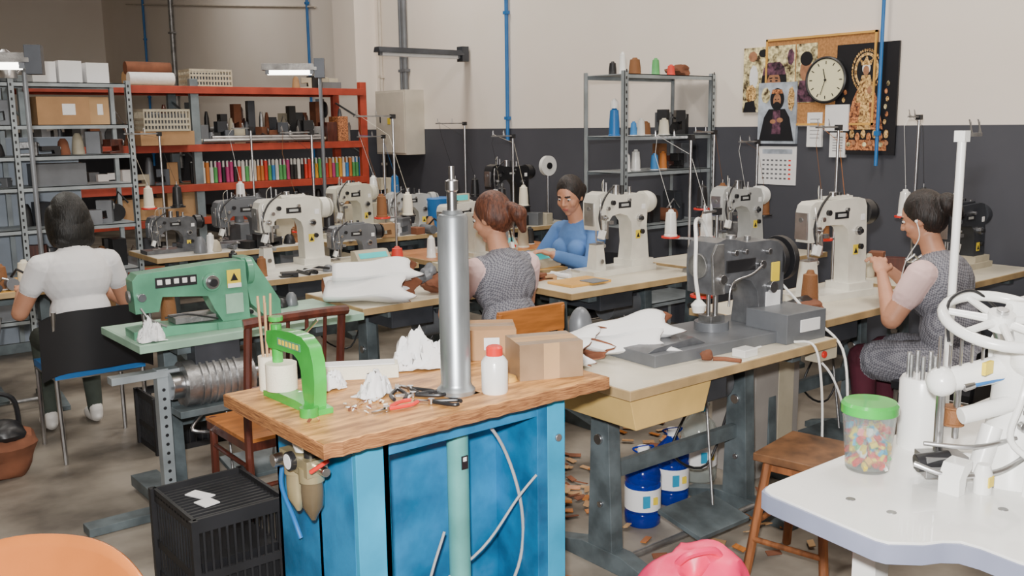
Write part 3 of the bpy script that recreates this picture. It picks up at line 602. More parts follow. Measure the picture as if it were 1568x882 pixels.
def jug(name,loc,m,h=.33,r=.075,lab=True):
    b=Bd();b.lathe([(r*.9,0),(r,.01),(r,h*.16),(r*.95,h*.18),(r,h*.2),(r,h*.54),(r*.95,h*.56),(r,h*.58),(r,h*.66),(r*.85,h*.76),(r*.35,h*.88),(r*.3,h*.93)],(0,0,0),m,n=28)
    b.lathe([(r*.34,h*.92),(r*.34,h),(r*.3,h*1.01)],(0,0,0),PAPER if m is BLUEJ else BLUECAB2);
    if lab: b.lathe([(r*1.01,h*.22),(r*1.01,h*.50)],(0,0,0),PAPER,n=28);b.box((-.02,-r*1.0,h*.36),(.03,.008,.05),BLUECAB2);b.box((.02,-r*1.0,h*.36),(.02,.008,.03),YEL)
    b.curve([(-r*.3,0,h*.93),(-r*.6,0,h*1.0),(r*.6,0,h*1.0),(r*.3,0,h*.93)],.004,m)
    return b.done(name,loc,bevel=0,rz=rad(-20))
jug('water_jug',(2.81,2.62,0),BLUEJ);jug('water_jug',(3.08,2.7,0),BLUEJ);jug('water_jug',(3.38,2.80,0),CLEARJ,.36,.085)
# ------------------------------------------------------------ wall things
def wallbox(name,v0,v1,z0,z1,m,dep=.005,extra=None,bev=.0):
    b=Bd();b.b2((-dep,-(v1-v0)/2,-(z1-z0)/2),(0,(v1-v0)/2,(z1-z0)/2),m)
    if extra: extra(b,(v1-v0)/2,(z1-z0)/2,-dep)
    return b.done(name,(WU-.001,(v0+v1)/2,(z0+z1)/2),bevel=bev)
def disc(b,y,zc,ry,rz_,x,m,n=20):
    b.prism([(-y+ry*math.cos(2*pi*i/n),zc+rz_*math.sin(2*pi*i/n)) for i in range(n)],x-.0008,x,m,'yz')
def poly_(b,pts,x,m): b.prism([(-p[0],p[1]) for p in pts],x-.0008,x,m,'yz')
GOLD=M('print_gold',(.22,.08,.02),.5,var=.5,scale=70,col2=(.65,.42,.16));PBLK=M('print_black',(.012,.012,.015),.4)
PRED=M('print_red',(.1,.015,.01),.5,var=.5,scale=70,col2=(.5,.2,.08));PSKIN=M('print_skin',(.36,.17,.09),.5,var=.2,scale=30);PSKY=M('print_sky',(.4,.45,.52),.5,var=.3,scale=12);POCH=M('print_ochre',(.14,.08,.03),.5,var=.6,scale=30,col2=(.75,.55,.3));PPUR=M('print_purple',(.03,.015,.03),.5,var=.6,scale=30,col2=(.12,.05,.08))
def fr(b,y,z_,x):
    for s in (-1,1): b.b2((x,s*y,-z_),(x-.01,s*(y-.015),z_),WOODY);b.b2((x,-y,s*z_),(x-.01,y,s*(z_-.015)),WOODY)
wallbox('cork_board',3.54,4.42,1.62,2.24,CORK,.015,fr)
def pbig(b,y,z_,x):
    n=40
    for i in range(n):
        a=2*pi*i/n;disc(b,.105*math.cos(a),.19+.135*math.sin(a),.007,.011,x-.001,GOLD,6)
    disc(b,0,.19,.09,.118,x-.001,GOLD,28);disc(b,0,.19,.072,.1,x-.002,PBLK,28)
    poly_(b,[(-.045,.1),(.045,.1),(.09,.0),(.14,-.2),(-.14,-.2),(-.09,.0)],x-.003,PRED);poly_(b,[(-.03,.16),(.03,.16),(.06,.05),(.07,-.02),(-.07,-.02),(-.06,.05)],x-.004,GOLD)
    poly_(b,[(-.03,-.02),(.03,-.02),(.05,-.2),(-.05,-.2)],x-.004,GOLD)
    disc(b,0,.19,.022,.032,x-.006,PSKIN);disc(b,0,.205,.03,.038,x-.0045,PAPER);poly_(b,[(-.035,.225),(-.05,.27),(-.02,.25),(0,.29),(.02,.25),(.05,.27),(.035,.225)],x-.005,GOLD)
    for k in range(9): disc(b,-.17+.042*k,-.23-.02*(k%2),.018,.03,x-.004,[GOLD,PRED][k%2],8);disc(b,-.15+.04*k,-.31+.01*(k%3),.016,.016,x-.004,[PRED,POCH,PSKIN][k%3],8)
    for k in range(6):
        for s in (-1,1): disc(b,s*(.15+.012*(k%2)),-.15+.05*k,.012,.018,x-.003,[GOLD,PRED,POCH][k%3],7)
    disc(b,.03,.06,.016,.025,x-.006,PSKIN);poly_(b,[(-.17,-.27),(.17,-.27),(.17,-.34),(-.17,-.34)],x-.002,PRED)
wallbox('religious_poster',3.38,3.835,1.42,2.16,PBLK,.017,pbig)
def pface(b,y,z_,x):
    disc(b,.05,-.02,.11,.14,x-.001,PBLK);disc(b,.05,-.03,.058,.082,x-.002,PSKIN);poly_(b,[(-.05,.03),(.15,.03),(.14,.08),(.1,.12),(.0,.12),(-.04,.08)],x-.003,PPUR);disc(b,.05,-.095,.05,.03,x-.003,PBLK)
    poly_(b,[(.04,-.02),(.055,-.02),(.06,-.055),(.04,-.055)],x-.003,PRED)
    poly_(b,[(-.07,-.235),(.2,-.235),(.18,-.14),(.12,-.12),(-.02,-.12)],x-.002,PPUR);disc(b,-.13,.02,.04,.09,x-.001,PAPER,9);disc(b,-.15,-.1,.05,.07,x-.0015,GOLD,7);poly_(b,[(-.22,-.235),(-.1,-.235),(-.12,-.15),(-.2,-.16)],x-.002,PBLK)
    disc(b,-.14,.17,.04,.04,x-.002,PSKIN,7);disc(b,.19,.15,.03,.06,x-.002,PPUR,7);disc(b,-.05,.19,.04,.03,x-.002,PBLK,7)
    for s in (-1,1): disc(b,.05+s*.024,-.012,.011,.005,x-.004,PBLK,8);poly_(b,[(.05+s*.012,.005),(.05+s*.038,.002),(.05+s*.036,.01),(.05+s*.012,.013)],x-.004,PBLK)
wallbox('religious_poster',4.17,4.62,1.72,2.19,POCH,.018,pface)
def pfig(b,y,z_,x):
    disc(b,.0,.1,.06,.08,x-.001,PBLK);disc(b,0,.09,.033,.05,x-.002,PSKIN);poly_(b,[(-.07,.03),(.07,.03),(.11,-.03),(.15,-.2),(-.15,-.2),(-.11,-.03)],x-.002,PBLK);poly_(b,[(-.03,.02),(.03,.02),(.04,-.15),(-.04,-.15)],x-.003,PPUR)
    disc(b,.03,-.05,.028,.018,x-.004,PSKIN,10);disc(b,-.03,-.06,.025,.016,x-.004,PSKIN,10);disc(b,0,.06,.03,.022,x-.003,PBLK);disc(b,-.1,.13,.04,.06,x-.001,POCH,7);disc(b,.12,.1,.03,.09,x-.001,GOLD,7);poly_(b,[(-.05,.14),(.05,.14),(.04,.17),(-.04,.17)],x-.003,PRED)
    for s in (-1,1): disc(b,s*.013,.1,.006,.004,x-.004,PBLK,6)
wallbox('religious_poster',4.14,4.47,1.49,1.93,PSKY,.026,pfig)
wallbox('religious_poster',3.99,4.16,1.78,2.19,POCH,.019,lambda b,y,z_,x:(disc(b,0,.02,.05,.08,x-.001,PSKIN),disc(b,0,.1,.05,.05,x-.002,PBLK),poly_(b,[(-.08,-.2),(.08,-.2),(.05,-.05),(-.05,-.05)],x-.002,PPUR)))
def cal(b,y,z_,x):
    for i in range(7):
        for j in range(5): b.b2((x-.001,-.12+i*.038,-.1+j*.033),(x,-.1+i*.038,-.088+j*.033),GREY if i else REDP)
    b.b2((x-.001,-.13,.085),(x,.13,.12),PSKY)
wallbox('wall_calendar',4.14,4.47,1.19,1.47,PAPER,.005,cal)
def note(b,y,z_,x):
    for k in range(6): b.b2((x-.001,-y*.7,z_*.6-k*z_*.22),(x,y*.6,z_*.6-k*z_*.22+.004),GREY)
wallbox('paper_note',3.93,4.05,1.47,1.71,PAPER,.02,note)
wallbox('paper_note',3.72,3.9,1.58,1.76,PAPER,.032)
wallbox('paper_note',3.74,3.86,1.40,1.57,PAPER,.026,note)
CREAMF=M('clock_face',(.8,.76,.5),.5,var=.02)
b=Bd();b.lathe([(.155,0),(.16,.01),(.16,.03),(.15,.036),(.143,.03),(.143,.022)],(0,0,0),BLACK,n=40,axis=(-1,0,0));b.cyl((0,0,0),(-.026,0,0),.144,CREAMF,n=40)
for i in range(12):
    a=i*pi/6;b.box((-.027,.118*math.sin(a),.118*math.cos(a)),(.002,.006,.022),BLACK,rot=(-a,0,0))
b.tube([(-.03,.0,.0),(-.03,.02,.075)],.003,BLACK);b.tube([(-.032,0,0),(-.032,.035,-.1)],.0025,BLACK);b.cyl((-.02,0,0),(-.036,0,0),.008,BLACK)
b.done('wall_clock',(WU-.02,3.90,1.93),bevel=0)
def pipe(name,v,z0,z1,r,m,u=WU,off=0):
    b=Bd();b.cyl((0,0,z0),(0,0,z1),r,m)
    k=z0+.2
    while k<z1: b.b2((-r*1.2,-r*1.5,k),(r*1.2,r*1.5,k+.03),m);k+=1.0
    return b.done(name,(u-r*1.3-.002-off,v,0),bevel=0)
pipe('blue_conduit',7.44,1.5,4.9,.018,BLUEP);pipe('blue_conduit',3.49,1.35,4.9,.012,BLUEP,off=.03);pipe('blue_conduit',11.5,1,4.9,.018,BLUEP);pipe('blue_conduit',17.6,1,4.9,.02,BLUEP)
pipe('grey_conduit',9.22,2.045,4.9,.03,GREY);pipe('grey_conduit',9.32,2.045,4.9,.02,GREY);pipe('grey_conduit',16.2,1,4.9,.04,STEELD);pipe('grey_conduit',9.75,1,4.9,.02,CEIL)
b=Bd();b.cyl((0,-3.2,0),(0,4,.75),.012,CEIL);b.done('sloping_conduit',(WU-.02,14.5,3.15),bevel=0)
b=Bd();b.b2((-.24,-.32,-.35),(0,.3,.35),PANEL);b.b2((-.25,-.3,-.33),(-.24,.28,.33),PANEL);b.b2((-.255,.18,.0),(-.25,.2,.08),BLACK);b.b2((-.253,-.02,-.02),(-.25,.04,.05),YEL)
b.done('electrical_panel',(WU-.001,9.25,1.69),bevel=.006)
def lamp(name,p,L,lit,d=(1,0),post=0,tilt=0):
    b=Bd();ang=math.atan2(d[1],d[0]);hb=DGREY if not lit else STEELD
    b.prism([(-.06,0),(.06,0),(.04,.05),(-.04,.05)],-L/2,L/2,hb,'yz')
    b.cyl((-L/2+.04,0,-.015),(L/2-.04,0,-.015),.02,TUBE if lit else PAPER)
    for s in (-1,1): b.b2((s*(L/2-.04)-.015,-.02,-.03),(s*(L/2-.04)+.015,.02,0.01),GREY)
    b.b2((L/2-.02,-.05,-.06),(L/2+.06,.05,.09),DGREY)
    if post: b.cyl((L/2+.02,.0,-post),(L/2+.02,.0,0.05),.014,GREY);b.cyl((L/2+.02,.0,-post),(L/2+.02,.0,-post+.02),.05,GREY)
    o=b.done(name,p,rz=ang,bevel=.002)
    return o
lamp('fluorescent_lamp',(5.44,8.11,2.35),1.0,False)
lamp('fluorescent_lamp',(3.50,7.05,2.09),.42,True,(.6,-.35),post=2.09-.78)
lamp('fluorescent_lamp',(1.02,5.7,2.0),.6,True,(.5,-.2))
def pl(loc,e): 
    area('lamp_light',loc,.4,e,(1,.97,.88),sy=.06)
pl((3.50,7.05,2.05),5);pl((1.02,5.7,1.95),5)
b=Bd();b.cyl((0,0,0),(0,0,1.29),.014,GREY);b.cyl((0,0,0),(0,0,.02),.05,GREY);b.tube([(0,0,1.28),(-.06,-.5,1.29)],.012,GREY);b.done('lamp_post',(1.38,6.1,.75),bevel=0)
# ------------------------------------------------------------ shelves
def shelf(name,u0,u1,v0,v1,levels,H,posts=None,m=SHELFG,t=.03):
    b=Bd();cu,cv=(u0+u1)/2,(v0+v1)/2
    for u in (posts or [u0,u1]):
        for v,s in ((v0,1),(v1,-1)):
            b.b2((u-cu-.02,v-cv,0),(u-cu+.02,v-cv+s*.004,H),m);b.b2((u-cu-.02,v-cv,0),(u-cu-.016,v-cv+s*.035,H),m)
            if s==1:
                k=.06
                while k<H: b.b2((u-cu-.006,v-cv-.001,k),(u-cu+.006,v-cv,k+.02),BLACK);k+=.05
    for zz in levels:
        b.b2((u0-cu,v0-cv+.004,zz-t),(u1-cu,v0-cv+.01,zz),m);b.b2((u0-cu,v1-cv-.01,zz-t),(u1-cu,v1-cv-.004,zz),m)
        b.b2((u0-cu,v0-cv+.004,zz-.006),(u1-cu,v1-cv-.004,zz),m)
    return b.done(name,(cu,cv,0),bevel=0)
shelf('metal_shelf',5.02,5.98,4.88,5.3,[.3,.9,1.3,1.56,2.0],2.02,m=SHELFL)
shelf('metal_shelf',.7,2.4,7.5,7.92,[.3,.6,.95,1.25,1.47,1.69,1.99],2.01,[.7,1.6,2.4],m=SHELFL)
b=Bd();levels=[.35,.8,1.12,1.5,2.05]
for u in (2.05,3.55,5.4):
    for v in (9.2,9.8): b.b2((u-3.7-.04,v-9.5-.03,0),(u-3.7+.04,v-9.5+.03,2.12),SHELFG if u<5 else RED)
    for k in range(5): b.cyl((u-3.7,-.3,.2+k*.38),(u-3.7,.3,.4+k*.38),.012,SHELFG,n=6)
for zz in levels:
    for v in (-.33,.33): b.b2((-1.65,v-.02,zz-.07),(1.7,v+.02,zz),RED)
    b.b2((-1.65,-.3,zz-.03),(1.7,.3,zz-.008),CARDL)
b.done('pallet_rack',(3.7,9.5,0),bevel=.003)
DK=[DGREY,BLACK,GREY,BROWN,STEELD,BLACKR,LEATHB,BEIGE,GREY,WOODC]
def clutter(name,loc,w,d,n,hmax,mats=DK,rz=0):
    b=Bd()
    for i in range(n):
        x=-w/2+w*(i+.5)/n+random.uniform(-.02,.02);y=random.uniform(-d/2,d/2);h=random.uniform(.35,1)*hmax;s=w/n;m=random.choice(mats);t=random.random()
        if t<.3: b.box((x,y,h/2),(s*.9,.12,h),m,rot=(0,0,random.uniform(-.4,.4)))
        elif t<.55: b.lathe([(s*.4,0),(s*.42,h*.1),(s*.3,h*.8),(s*.15,h)],(x,y,0),m,n=12)
        elif t<.85:
            b.prism([(-s*.6,0),(s*.6,0),(s*.6,h),(-s*.5,h),(-s*.5,h*.5),(s*.2,h*.55),(s*.25,h*.2),(-s*.6,h*.15)],-.04,.04,m,'xz',Matrix.Translation((x,y,0))@Matrix.Rotation(random.uniform(-.6,.6),4,'Z'))
            b.cyl((x+s*.6,y,h*.75),(x+s*.7,y,h*.75),h*.2,STEELD)
        else: b.cyl((x,y-.08,h*.3),(x,y+.08,h*.3),h*.3,m);b.tube([(x,y,h*.5),(x+.03,y-.05,h*1.0),(x+.1,y-.05,h*.6)],.008,random.choice([STEEL,BLACK]))
    return b.done(name,loc,rz,bevel=.004)
b=Bd()
for i in range(46):
    u=-1.0+i*.041;c=random.choice(COL)
    for j in range(2): b.cyl((u,j*.09,0),(u,j*.09,.15+.05*(i%3==0)),.018,c,n=10);b.cyl((u,j*.09,.15),(u,j*.09,.21),.009,COL[3],n=8)
b.done('thread_spool_row',(4.55,9.28,1.12),bevel=0)
clutter('stored_machine_parts',(4.45,9.5,1.5),1.7,.2,22,.45)
clutter('stored_machine_parts',(4.45,9.3,1.5),1.7,.1,18,.25)
clutter('stored_machine_parts',(2.8,9.35,1.5),1.3,.15,14,.4)
clutter('stored_machine_parts',(4.5,9.4,.8),1.6,.2,14,.26)
clutter('stored_machine_parts',(2.75,9.35,1.12),1.3,.15,12,.28,[BEIGE,GREY,PAPER,CARD,DGREY])
clutter('stored_machine_parts',(2.8,9.35,.35),1.3,.15,8,.35)
clutter('stored_machine_parts',(4.4,9.35,.35),1.6,.15,10,.35,[CARD,GREY,BEIGE,DGREY])
def basket(name,loc,rz=0,d=(.42,.28,.17)):
    b=Bd();x,y,h=d[0]/2,d[1]/2,d[2]
    b.b2((-x,-y,0),(x,y,.01),BEIGE)
    for zz in (.0,.05,.1,h-.02):
        for s in (-1,1): b.b2((-x,s*y-.004,zz),(x,s*y+.004,zz+.02),BEIGE);b.b2((s*x-.004,-y,zz),(s*x+.004,y,zz+.02),BEIGE)
    for i in range(15):
        for s in (-1,1): b.b2((-x+i*2*x/14-.006,s*y-.003,0),(-x+i*2*x/14+.006,s*y+.003,h),BEIGE)
    for i in range(9):
        for s in (-1,1): b.b2((s*x-.003,-y+i*2*y/8-.006,0),(s*x+.003,-y+i*2*y/8+.006,h),BEIGE)
    b.box((0,0,h*.45),(2*x-.05,2*y-.05,h*.7),GREY)
    return b.done(name,loc,rz,bevel=0)
basket('plastic_basket',(3.78,9.45,2.05));basket('plastic_basket',(3.2,9.1,1.5+.13),0,(.42,.26,.2))
b=Bd();b.box((0,0,.065),(.5,.35,.13),CARD);b.done('cardboard_box',(3.2,9.15,1.5))
b=Bd()
for k,(yy,r) in enumerate(((0,.06),(.13,.07),(.07,.06))): b.cyl((-.2,yy,.07+(.1 if k==2 else 0)),(.22,yy,.07+(.1 if k==2 else 0)),r,[CLOTH,CARDL,LEATHB][k])
b.done('fabric_rolls',(3.2,9.35,2.05),bevel=0)
b=Bd();b.cyl((-.6,0,.03),(.7,0,.03),.02,STEEL);b.cyl((-.6,.06,.03),(.8,.06,.03),.02,BEIGE);b.cyl((-.5,.03,.06),(.7,.03,.06),.02,STEEL);b.done('metal_rods',(4.2,9.15,1.5),bevel=0)
b=Bd();b.box((0,0,.1),(.12,.2,.2),WOODC);b.box((.13,0,.13),(.12,.2,.26),PRED);b.done('thread_boxes',(5.0,9.25,1.5))
for (u,zz,d,m) in ((3.0,.8,(.4,.3,.2),CARDL),(2.5,2.05,(.4,.3,.1),DGREY),(5.1,2.05,(.22,.2,.07),GREY),(3.4,.8,(.3,.3,.25),CARDL)):
    cbox('storage_box',(u,9.4,zz),d,0,m,label=False)
clutter('stored_parts',(4.95,9.4,2.05),.5,.1,5,.14,[BEIGE,CARD,GREY,BLACK])
for (u,zz,d,m) in ((1.95,1.69,(.36,.28,.2),CARD),(2.2,1.69,(.16,.2,.2),CARDL),(.95,1.69,(.4,.3,.14),CARD),(1.85,1.99,(.16,.2,.15),PAPER),(2.03,1.99,(.16,.2,.16),PAPER),(2.22,1.99,(.16,.2,.15),PAPER),(1.2,.95,(.4,.3,.2),BEIGE),(1.9,1.25,(.35,.25,.16),GREY),(1.3,.3,(.5,.3,.26),GREY),(2.0,.3,(.4,.3,.26),CARD)):
    cbox('storage_box',(u,7.7,zz),d,0,m,label=(zz==1.69 and u>1.8))
clutter('stored_parts',(1.4,7.7,1.69),.4,.2,5,.2);clutter('stored_parts',(2.0,7.7,.95),.7,.2,7,.24);clutter('stored_parts',(2.0,7.68,1.47),.7,.2,6,.17);clutter('stored_parts',(1.15,7.68,1.25),.8,.2,7,.17,[BEIGE,PAPER,GREY,CARD]);clutter('stored_parts',(1.15,7.68,1.47),.8,.2,7,.17);clutter('stored_parts',(2.0,7.68,.6),.7,.2,6,.28)
for u in (1.62,1.42):
    b=Bd();b.lathe([(.05,0),(.075,.03),(.075,.09),(.05,.13),(.03,.16),(.03,.2),(.045,.21),(.02,.23)],(0,0,0),STEEL);b.curve([(.06,0,.05),(.12,0,.12),(.1,0,.18),(.03,0,.2)],.008,STEEL);b.done('metal_jug',(u,7.7,1.99),bevel=0)
b=Bd();b.b2((-.75,-.01,0),(.75,.01,1.6),M('pale_blue_panel',(.4,.46,.54),.6));b.done('panel_board',(1.4,8.05,0))
b=Bd();cone(b,(0,0,0),BLUEP,.04,.2);b.lathe([(.03,.2),(.03,.24),(.01,.27)],(0,0,0),WHITE2);b.done('spray_can',(5.12,5.1,1.56),bevel=0)
for (u,v,zz,m,r,h) in ((5.1,5.0,2,WHITE2,.025,.15),(5.28,5.05,2,BROWN,.045,.12),(5.45,5.0,2,COL[5],.03,.12),(5.55,5.1,2,WHITE2,.04,.09),(5.62,5.0,2,COL[0],.03,.08),(5.2,5.2,2,BLACK,.03,.1),(5.3,5.0,1.56,COL[3],.03,.12),(5.2,4.98,1.56,COL[2],.025,.1),(5.4,5.05,1.56,BROWN,.04,.1),(5.55,5.0,1.56,CREAMT,.04,.12),(5.15,5.0,1.3,WHITE2,.03,.13),(5.3,5.05,1.3,WHITE2,.035,.15),(5.45,5.0,1.3,COL[2],.03,.12),(5.6,5.05,1.3,COL[6],.03,.13)):
    spool('thread_cone',(u,v,zz),m,r,h)
clutter('stored_parts',(5.77,5.12,1.56),.34,.1,5,.2);clutter('stored_parts',(5.8,5.1,1.3),.3,.15,4,.2);clutter('stored_parts',(5.45,5.1,.9),.8,.2,8,.3)
b=Bd();b.sph((0,0,.04),(.1,.07,.05),LEATHB,nz=.5);b.sph((.08,.05,.04),(.06,.07,.04),BLACK,nz=.5);b.done('leather_scraps',(5.8,5.08,2.0),bevel=0)
W_=WHITE2
stand('thread_stand',(2.95,5.68,z),.85,.22,0,(BROWN,BLACK),plate=.2)
stand('thread_stand',(4.34,3.70,z),.80,.22,rad(-60),(W_,W_),plate=.20,pm=(REDP,REDP))
stand('thread_stand',(3.35,2.70,z),.5,.12,rad(10),(BROWN,),plate=.12)
stand('thread_stand',(4.55,2.88,z),.85,.2,0,(BROWN,COL[6]),plate=.25)
stand('thread_stand',(3.55,5.65,z),.95,.3,0,(BROWN,CREAMT),plate=.25)
stand('thread_stand',(3.15,7.05,z),.88,.15,0,(W_,),plate=.3)
stand('thread_stand',(2.45,7.05,z),.85,.25,0,(CREAMT,BLACK),plate=.3)
stand('thread_stand',(4.3,7.0,z),.8,.25,0,(W_,BLUEP),plate=.3)
stand('thread_stand',(5.1,4.15,z),.82,.2,0,(BLACK,BROWN),plate=.3)
stand('thread_stand',(5.5,2.95,z),.9,.12,0,(W_,BLACK),plate=.3)
stand('thread_stand',(1.0,6.45,.75),.8,.2,0,(W_,BROWN),plate=.25)
stand('thread_stand',(4.6,5.65,z),.8,.2,0,(BLACK,CREAMT),plate=.25)
stand('thread_stand',(5.5,4.1,z),.75,.2,0,(W_,BROWN),plate=.22)
stand('thread_stand',(5.0,6.8,z),.9,.3,0,(BLACK,BLACK),plate=.25)
for (u,v,zz,m,r,h) in ((3.37,2.25,z,BROWN,.035,.11),(2.38,5.28,z,BROWN,.03,.12),(2.3,5.5,z,BLACK,.03,.14),(3.3,5.25,z,COL[0],.04,.1),(3.85,2.55,z,BROWN,.04,.18),(1.15,6.1,.75,BROWN,.04,.14),(1.3,6.2,.75,CREAMT,.04,.14),(1.45,6.3,.75,BROWN,.035,.12),(3.6,5.3,z,W_,.03,.14),(2.62,6.65,z,W_,.03,.13),(4.6,2.75,z,BLACK,.035,.15),(3.66,2.72,z,BROWN,.035,.16),(3.3,6.7,z,BROWN,.03,.12),(4.65,3.8,z,COL[5],.03,.1),(4.4,5.3,z,BEIGE,.04,.15),(4.55,5.4,z,COL[4],.03,.12)):
    spool('thread_cone',(u,v,zz),m,r,h)
b=Bd();b.lathe([(.06,0),(.08,.03),(.08,.1),(.05,.14),(.02,.16),(.025,.17)],(0,0,0),STEEL);b.cyl((0,0,.1),(.14,0,.12),.008,BLACK);b.done('metal_pot',(3.25,6.95,z),bevel=0)
def ctrl(loc,rz=0):
    b=Bd();b.prism([(-.05,0),(.05,0),(.05,.1),(.0,.1),(-.05,.04)],-.12,.12,BEIGE,'yz')
    b.box((0,-.026,.071),(.2,.04,.003),LCD,rot=(rad(50),0,0));b.cyl((.09,-.04,.03),(.09,-.055,.03),.01,REDP)
    b.done('machine_control_panel',loc,rz,bevel=.004)
ctrl((3.1,5.24,z));ctrl((3.86,4.46,z+.0),rad(10));ctrl((4.15,5.25,z))
b=Bd();b.lathe([(.1,0),(.11,.25),(.115,.27),(.1,.28)],(0,0,0),BLUEP);b.done('blue_canister',(4.6,6.65,z),bevel=0)
b=Bd();b.cyl((0,0,0),(0,0,.5),.01,STEEL);b.cyl((0,-.02,.5),(0,.02,.5),.09,WHITE2,n=28);b.cyl((0,-.03,.5),(0,.03,.5),.03,BLACK);b.cyl((0,0,0),(0,0,.02),.05,STEELD);b.done('tape_reel_stand',(5.78,6.6,z),bevel=0)
clutter('machine_tools',(2.9,6.68,z),.8,.1,7,.12,[BEIGE,GREY,BLACK,CARD]);clutter('machine_tools',(4.1,6.58,z),.9,.1,9,.14,[BEIGE,GREY,CARD,PAPER,LEATHB]);clutter('machine_tools',(4.2,5.62,z),.6,.1,6,.15);clutter('machine_tools',(5.3,4.15,z),.5,.1,5,.2);clutter('machine_tools',(5.1,2.85,z),.4,.15,5,.14);clutter('machine_tools',(3.2,4.5,z),.2,.05,3,.1,[CARD,LEATHB,BEIGE]);clutter('machine_tools',(1.0,6.1,.75),.5,.1,5,.12);clutter('machine_tools',(5.3,6.45,z),.6,.1,6,.2)
clutter('machine_tools',(1.95,4.3,z),.4,.1,5,.08,[GREY,BLACK,STEELD,LEATHB]);clutter('machine_tools',(2.65,5.22,z),.35,.06,4,.07,[BLACK,GREY,LEATHB]);clutter('machine_tools',(3.55,4.1,z),.25,.08,4,.05,[LEATHB,CARD,PAPER])
cbox('storage_box',(3.35,6.95,z),(.25,.2,.28),0,BEIGE,False)
cbox('storage_box',(4.6,7.9,0),(.8,.4,.95),0,BEIGE,False);cbox('storage_box',(3.6,7.9,0),(.6,.4,.85),0,GREY,False)
clutter('stored_parts',(4.6,7.9,.95),.7,.2,7,.25,[BEIGE,GREY,WHITE,BLACK,CARD]);clutter('stored_parts',(3.6,7.9,.85),.5,.2,5,.3,[BEIGE,GREY,WHITE,LGREY])
b=Bd();b.b2((-.15,-.1,0),(.15,.1,.015),WOODY);b.b2((-.02,-.13,.015),(.1,-.02,.02),GREY);b.done('wooden_board',(3.6,3.85,z))
b=Bd();b.b2((-.04,-.03,0),(.04,.03,.03),WHITE2);b.cyl((.04,0,.02),(.1,0,.02),.004,WHITE2);b.done('power_adapter',(2.9,2.19,z))
b=Bd();b.tube([(0,0,.008),(.03,-.03,.008),(.05,-.09,.008)],.008,LEATHB);b.sph((-.01,.02,.02),(.025,.02,.02),LEATHB,nz=.3);b.done('leather_strap',(2.75,2.22,z),bevel=0)
b=Bd();b.curve([(3.2,2.18,.79),(3.22,2.1,.78),(3.25,2.08,.6),(3.3,2.1,.3),(3.35,2.14,.12)],.005,WHITE2);b.curve([(3.46,2.3,.7),(3.5,2.2,.6),(3.55,2.15,.4),(3.5,2.1,.2),(3.55,2.15,.01)],.005,WHITE2);b.done('white_cable',bevel=0)
b=Bd();b.box((0,0,.33),(.34,.25,.66),M('pale_box_metal',(.3,.28,.26),.5));b.b2((.0,-.13,.1),(.12,-.125,.6),BEIGE);b.done('metal_cabinet',(3.72,2.74,0))
b=Bd();b.box((0,0,.03),(.14,.06,.06),BEIGE);b.cyl((-.03,-.03,.03),(-.03,-.04,.03),.015,REDP);b.done('switch_box',(3.42,2.2,.68))
def scraps(name,loc,n,sx,sy):
    b=Bd()
    for i in range(n): b.box((random.gauss(0,sx),random.gauss(0,sy),.006+.01*random.random()),(.06,.025,.004),random.choice([CARD,LEATHB,CARDL,WOODO]),rot=(random.random()*.4,0,random.random()*6))
    b.done(name,loc,bevel=0)
scraps('leather_offcuts',(2.7,3.2,0),130,.22,.18);scraps('leather_offcuts',(2.9,2.3,0),30,.3,.12);scraps('leather_offcuts',(2.0,3.3,0),16,.25,.2);scraps('leather_offcuts',(3.6,3.3,0),50,.3,.25)
b=Bd();b.sph((0,0,.12),(.17,.12,.13),LEATHB,nz=.3);b.sph((.02,-.03,.22),(.1,.08,.06),BLACK,nz=.3);b.curve([(-.1,0,.2),(-.05,0,.4),(.08,0,.38),(.1,0,.2)],.012,BLACK);b.done('leather_handbag',(.86,5.0,0),bevel=0)
# ------------------------------------------------------------ people
def gingham():
    m=bpy.data.materials.new('gingham_cloth');m.use_nodes=True;N=m.node_tree.nodes;L=m.node_tree.links;b=N['Principled BSDF']
    tc=N.new('ShaderNodeTexCoord');ck=N.new('ShaderNodeTexChecker');ck.inputs['Scale'].default_value=120
    mp=N.new('ShaderNodeMapping');mp.inputs['Rotation'].default_value=(.4,.3,.5);L.new(tc.outputs['Object'],mp.inputs[0])
    ck.inputs['Color1'].default_value=(.26,.26,.29,1);ck.inputs['Color2'].default_value=(.11,.11,.135,1)
    L.new(mp.outputs[0],ck.inputs[0]);L.new(ck.outputs[0],b.inputs['Base Color']);b.inputs['Roughness'].default_value=.9
    no=N.new('ShaderNodeTexNoise');no.inputs['Scale'].default_value=8;no.inputs['Distortion'].default_value=1;L.new(tc.outputs['Object'],no.inputs['Vector']);bp=N.new('ShaderNodeBump');bp.inputs['Strength'].default_value=.8;bp.inputs['Distance'].default_value=.03;L.new(no.outputs['Fac'],bp.inputs['Height']);L.new(bp.outputs[0],b.inputs['Normal']);return m
SK=M('skin',(.5,.24,.145),.5,var=.06,scale=15);LIP=M('lips',(.4,.12,.09),.45);EYW=M('eye_white',(.7,.66,.62),.3)
GING=gingham();TSH=M('white_tshirt',(.74,.73,.73),.9,var=.03,bump=.7,bscale=8);PKS=M('pink_sleeve',(.75,.52,.5),.9,bump=.4,bscale=10);BLU=M('blue_work_shirt',(.09,.2,.46),.85,var=.12,bump=.8,bscale=9)
MAR=M('maroon_trousers',(.07,.008,.02),.85,var=.2);DKT=M('dark_trousers',(.04,.05,.04),.9,var=.3);SHOE=M('pale_shoes',(.6,.58,.55),.6)
def hairmat(n,c,c2): return M(n,c,.55,var=.2,scale=14,stretch=(6,6,1),col2=c2,bump=.35,bscale=30)
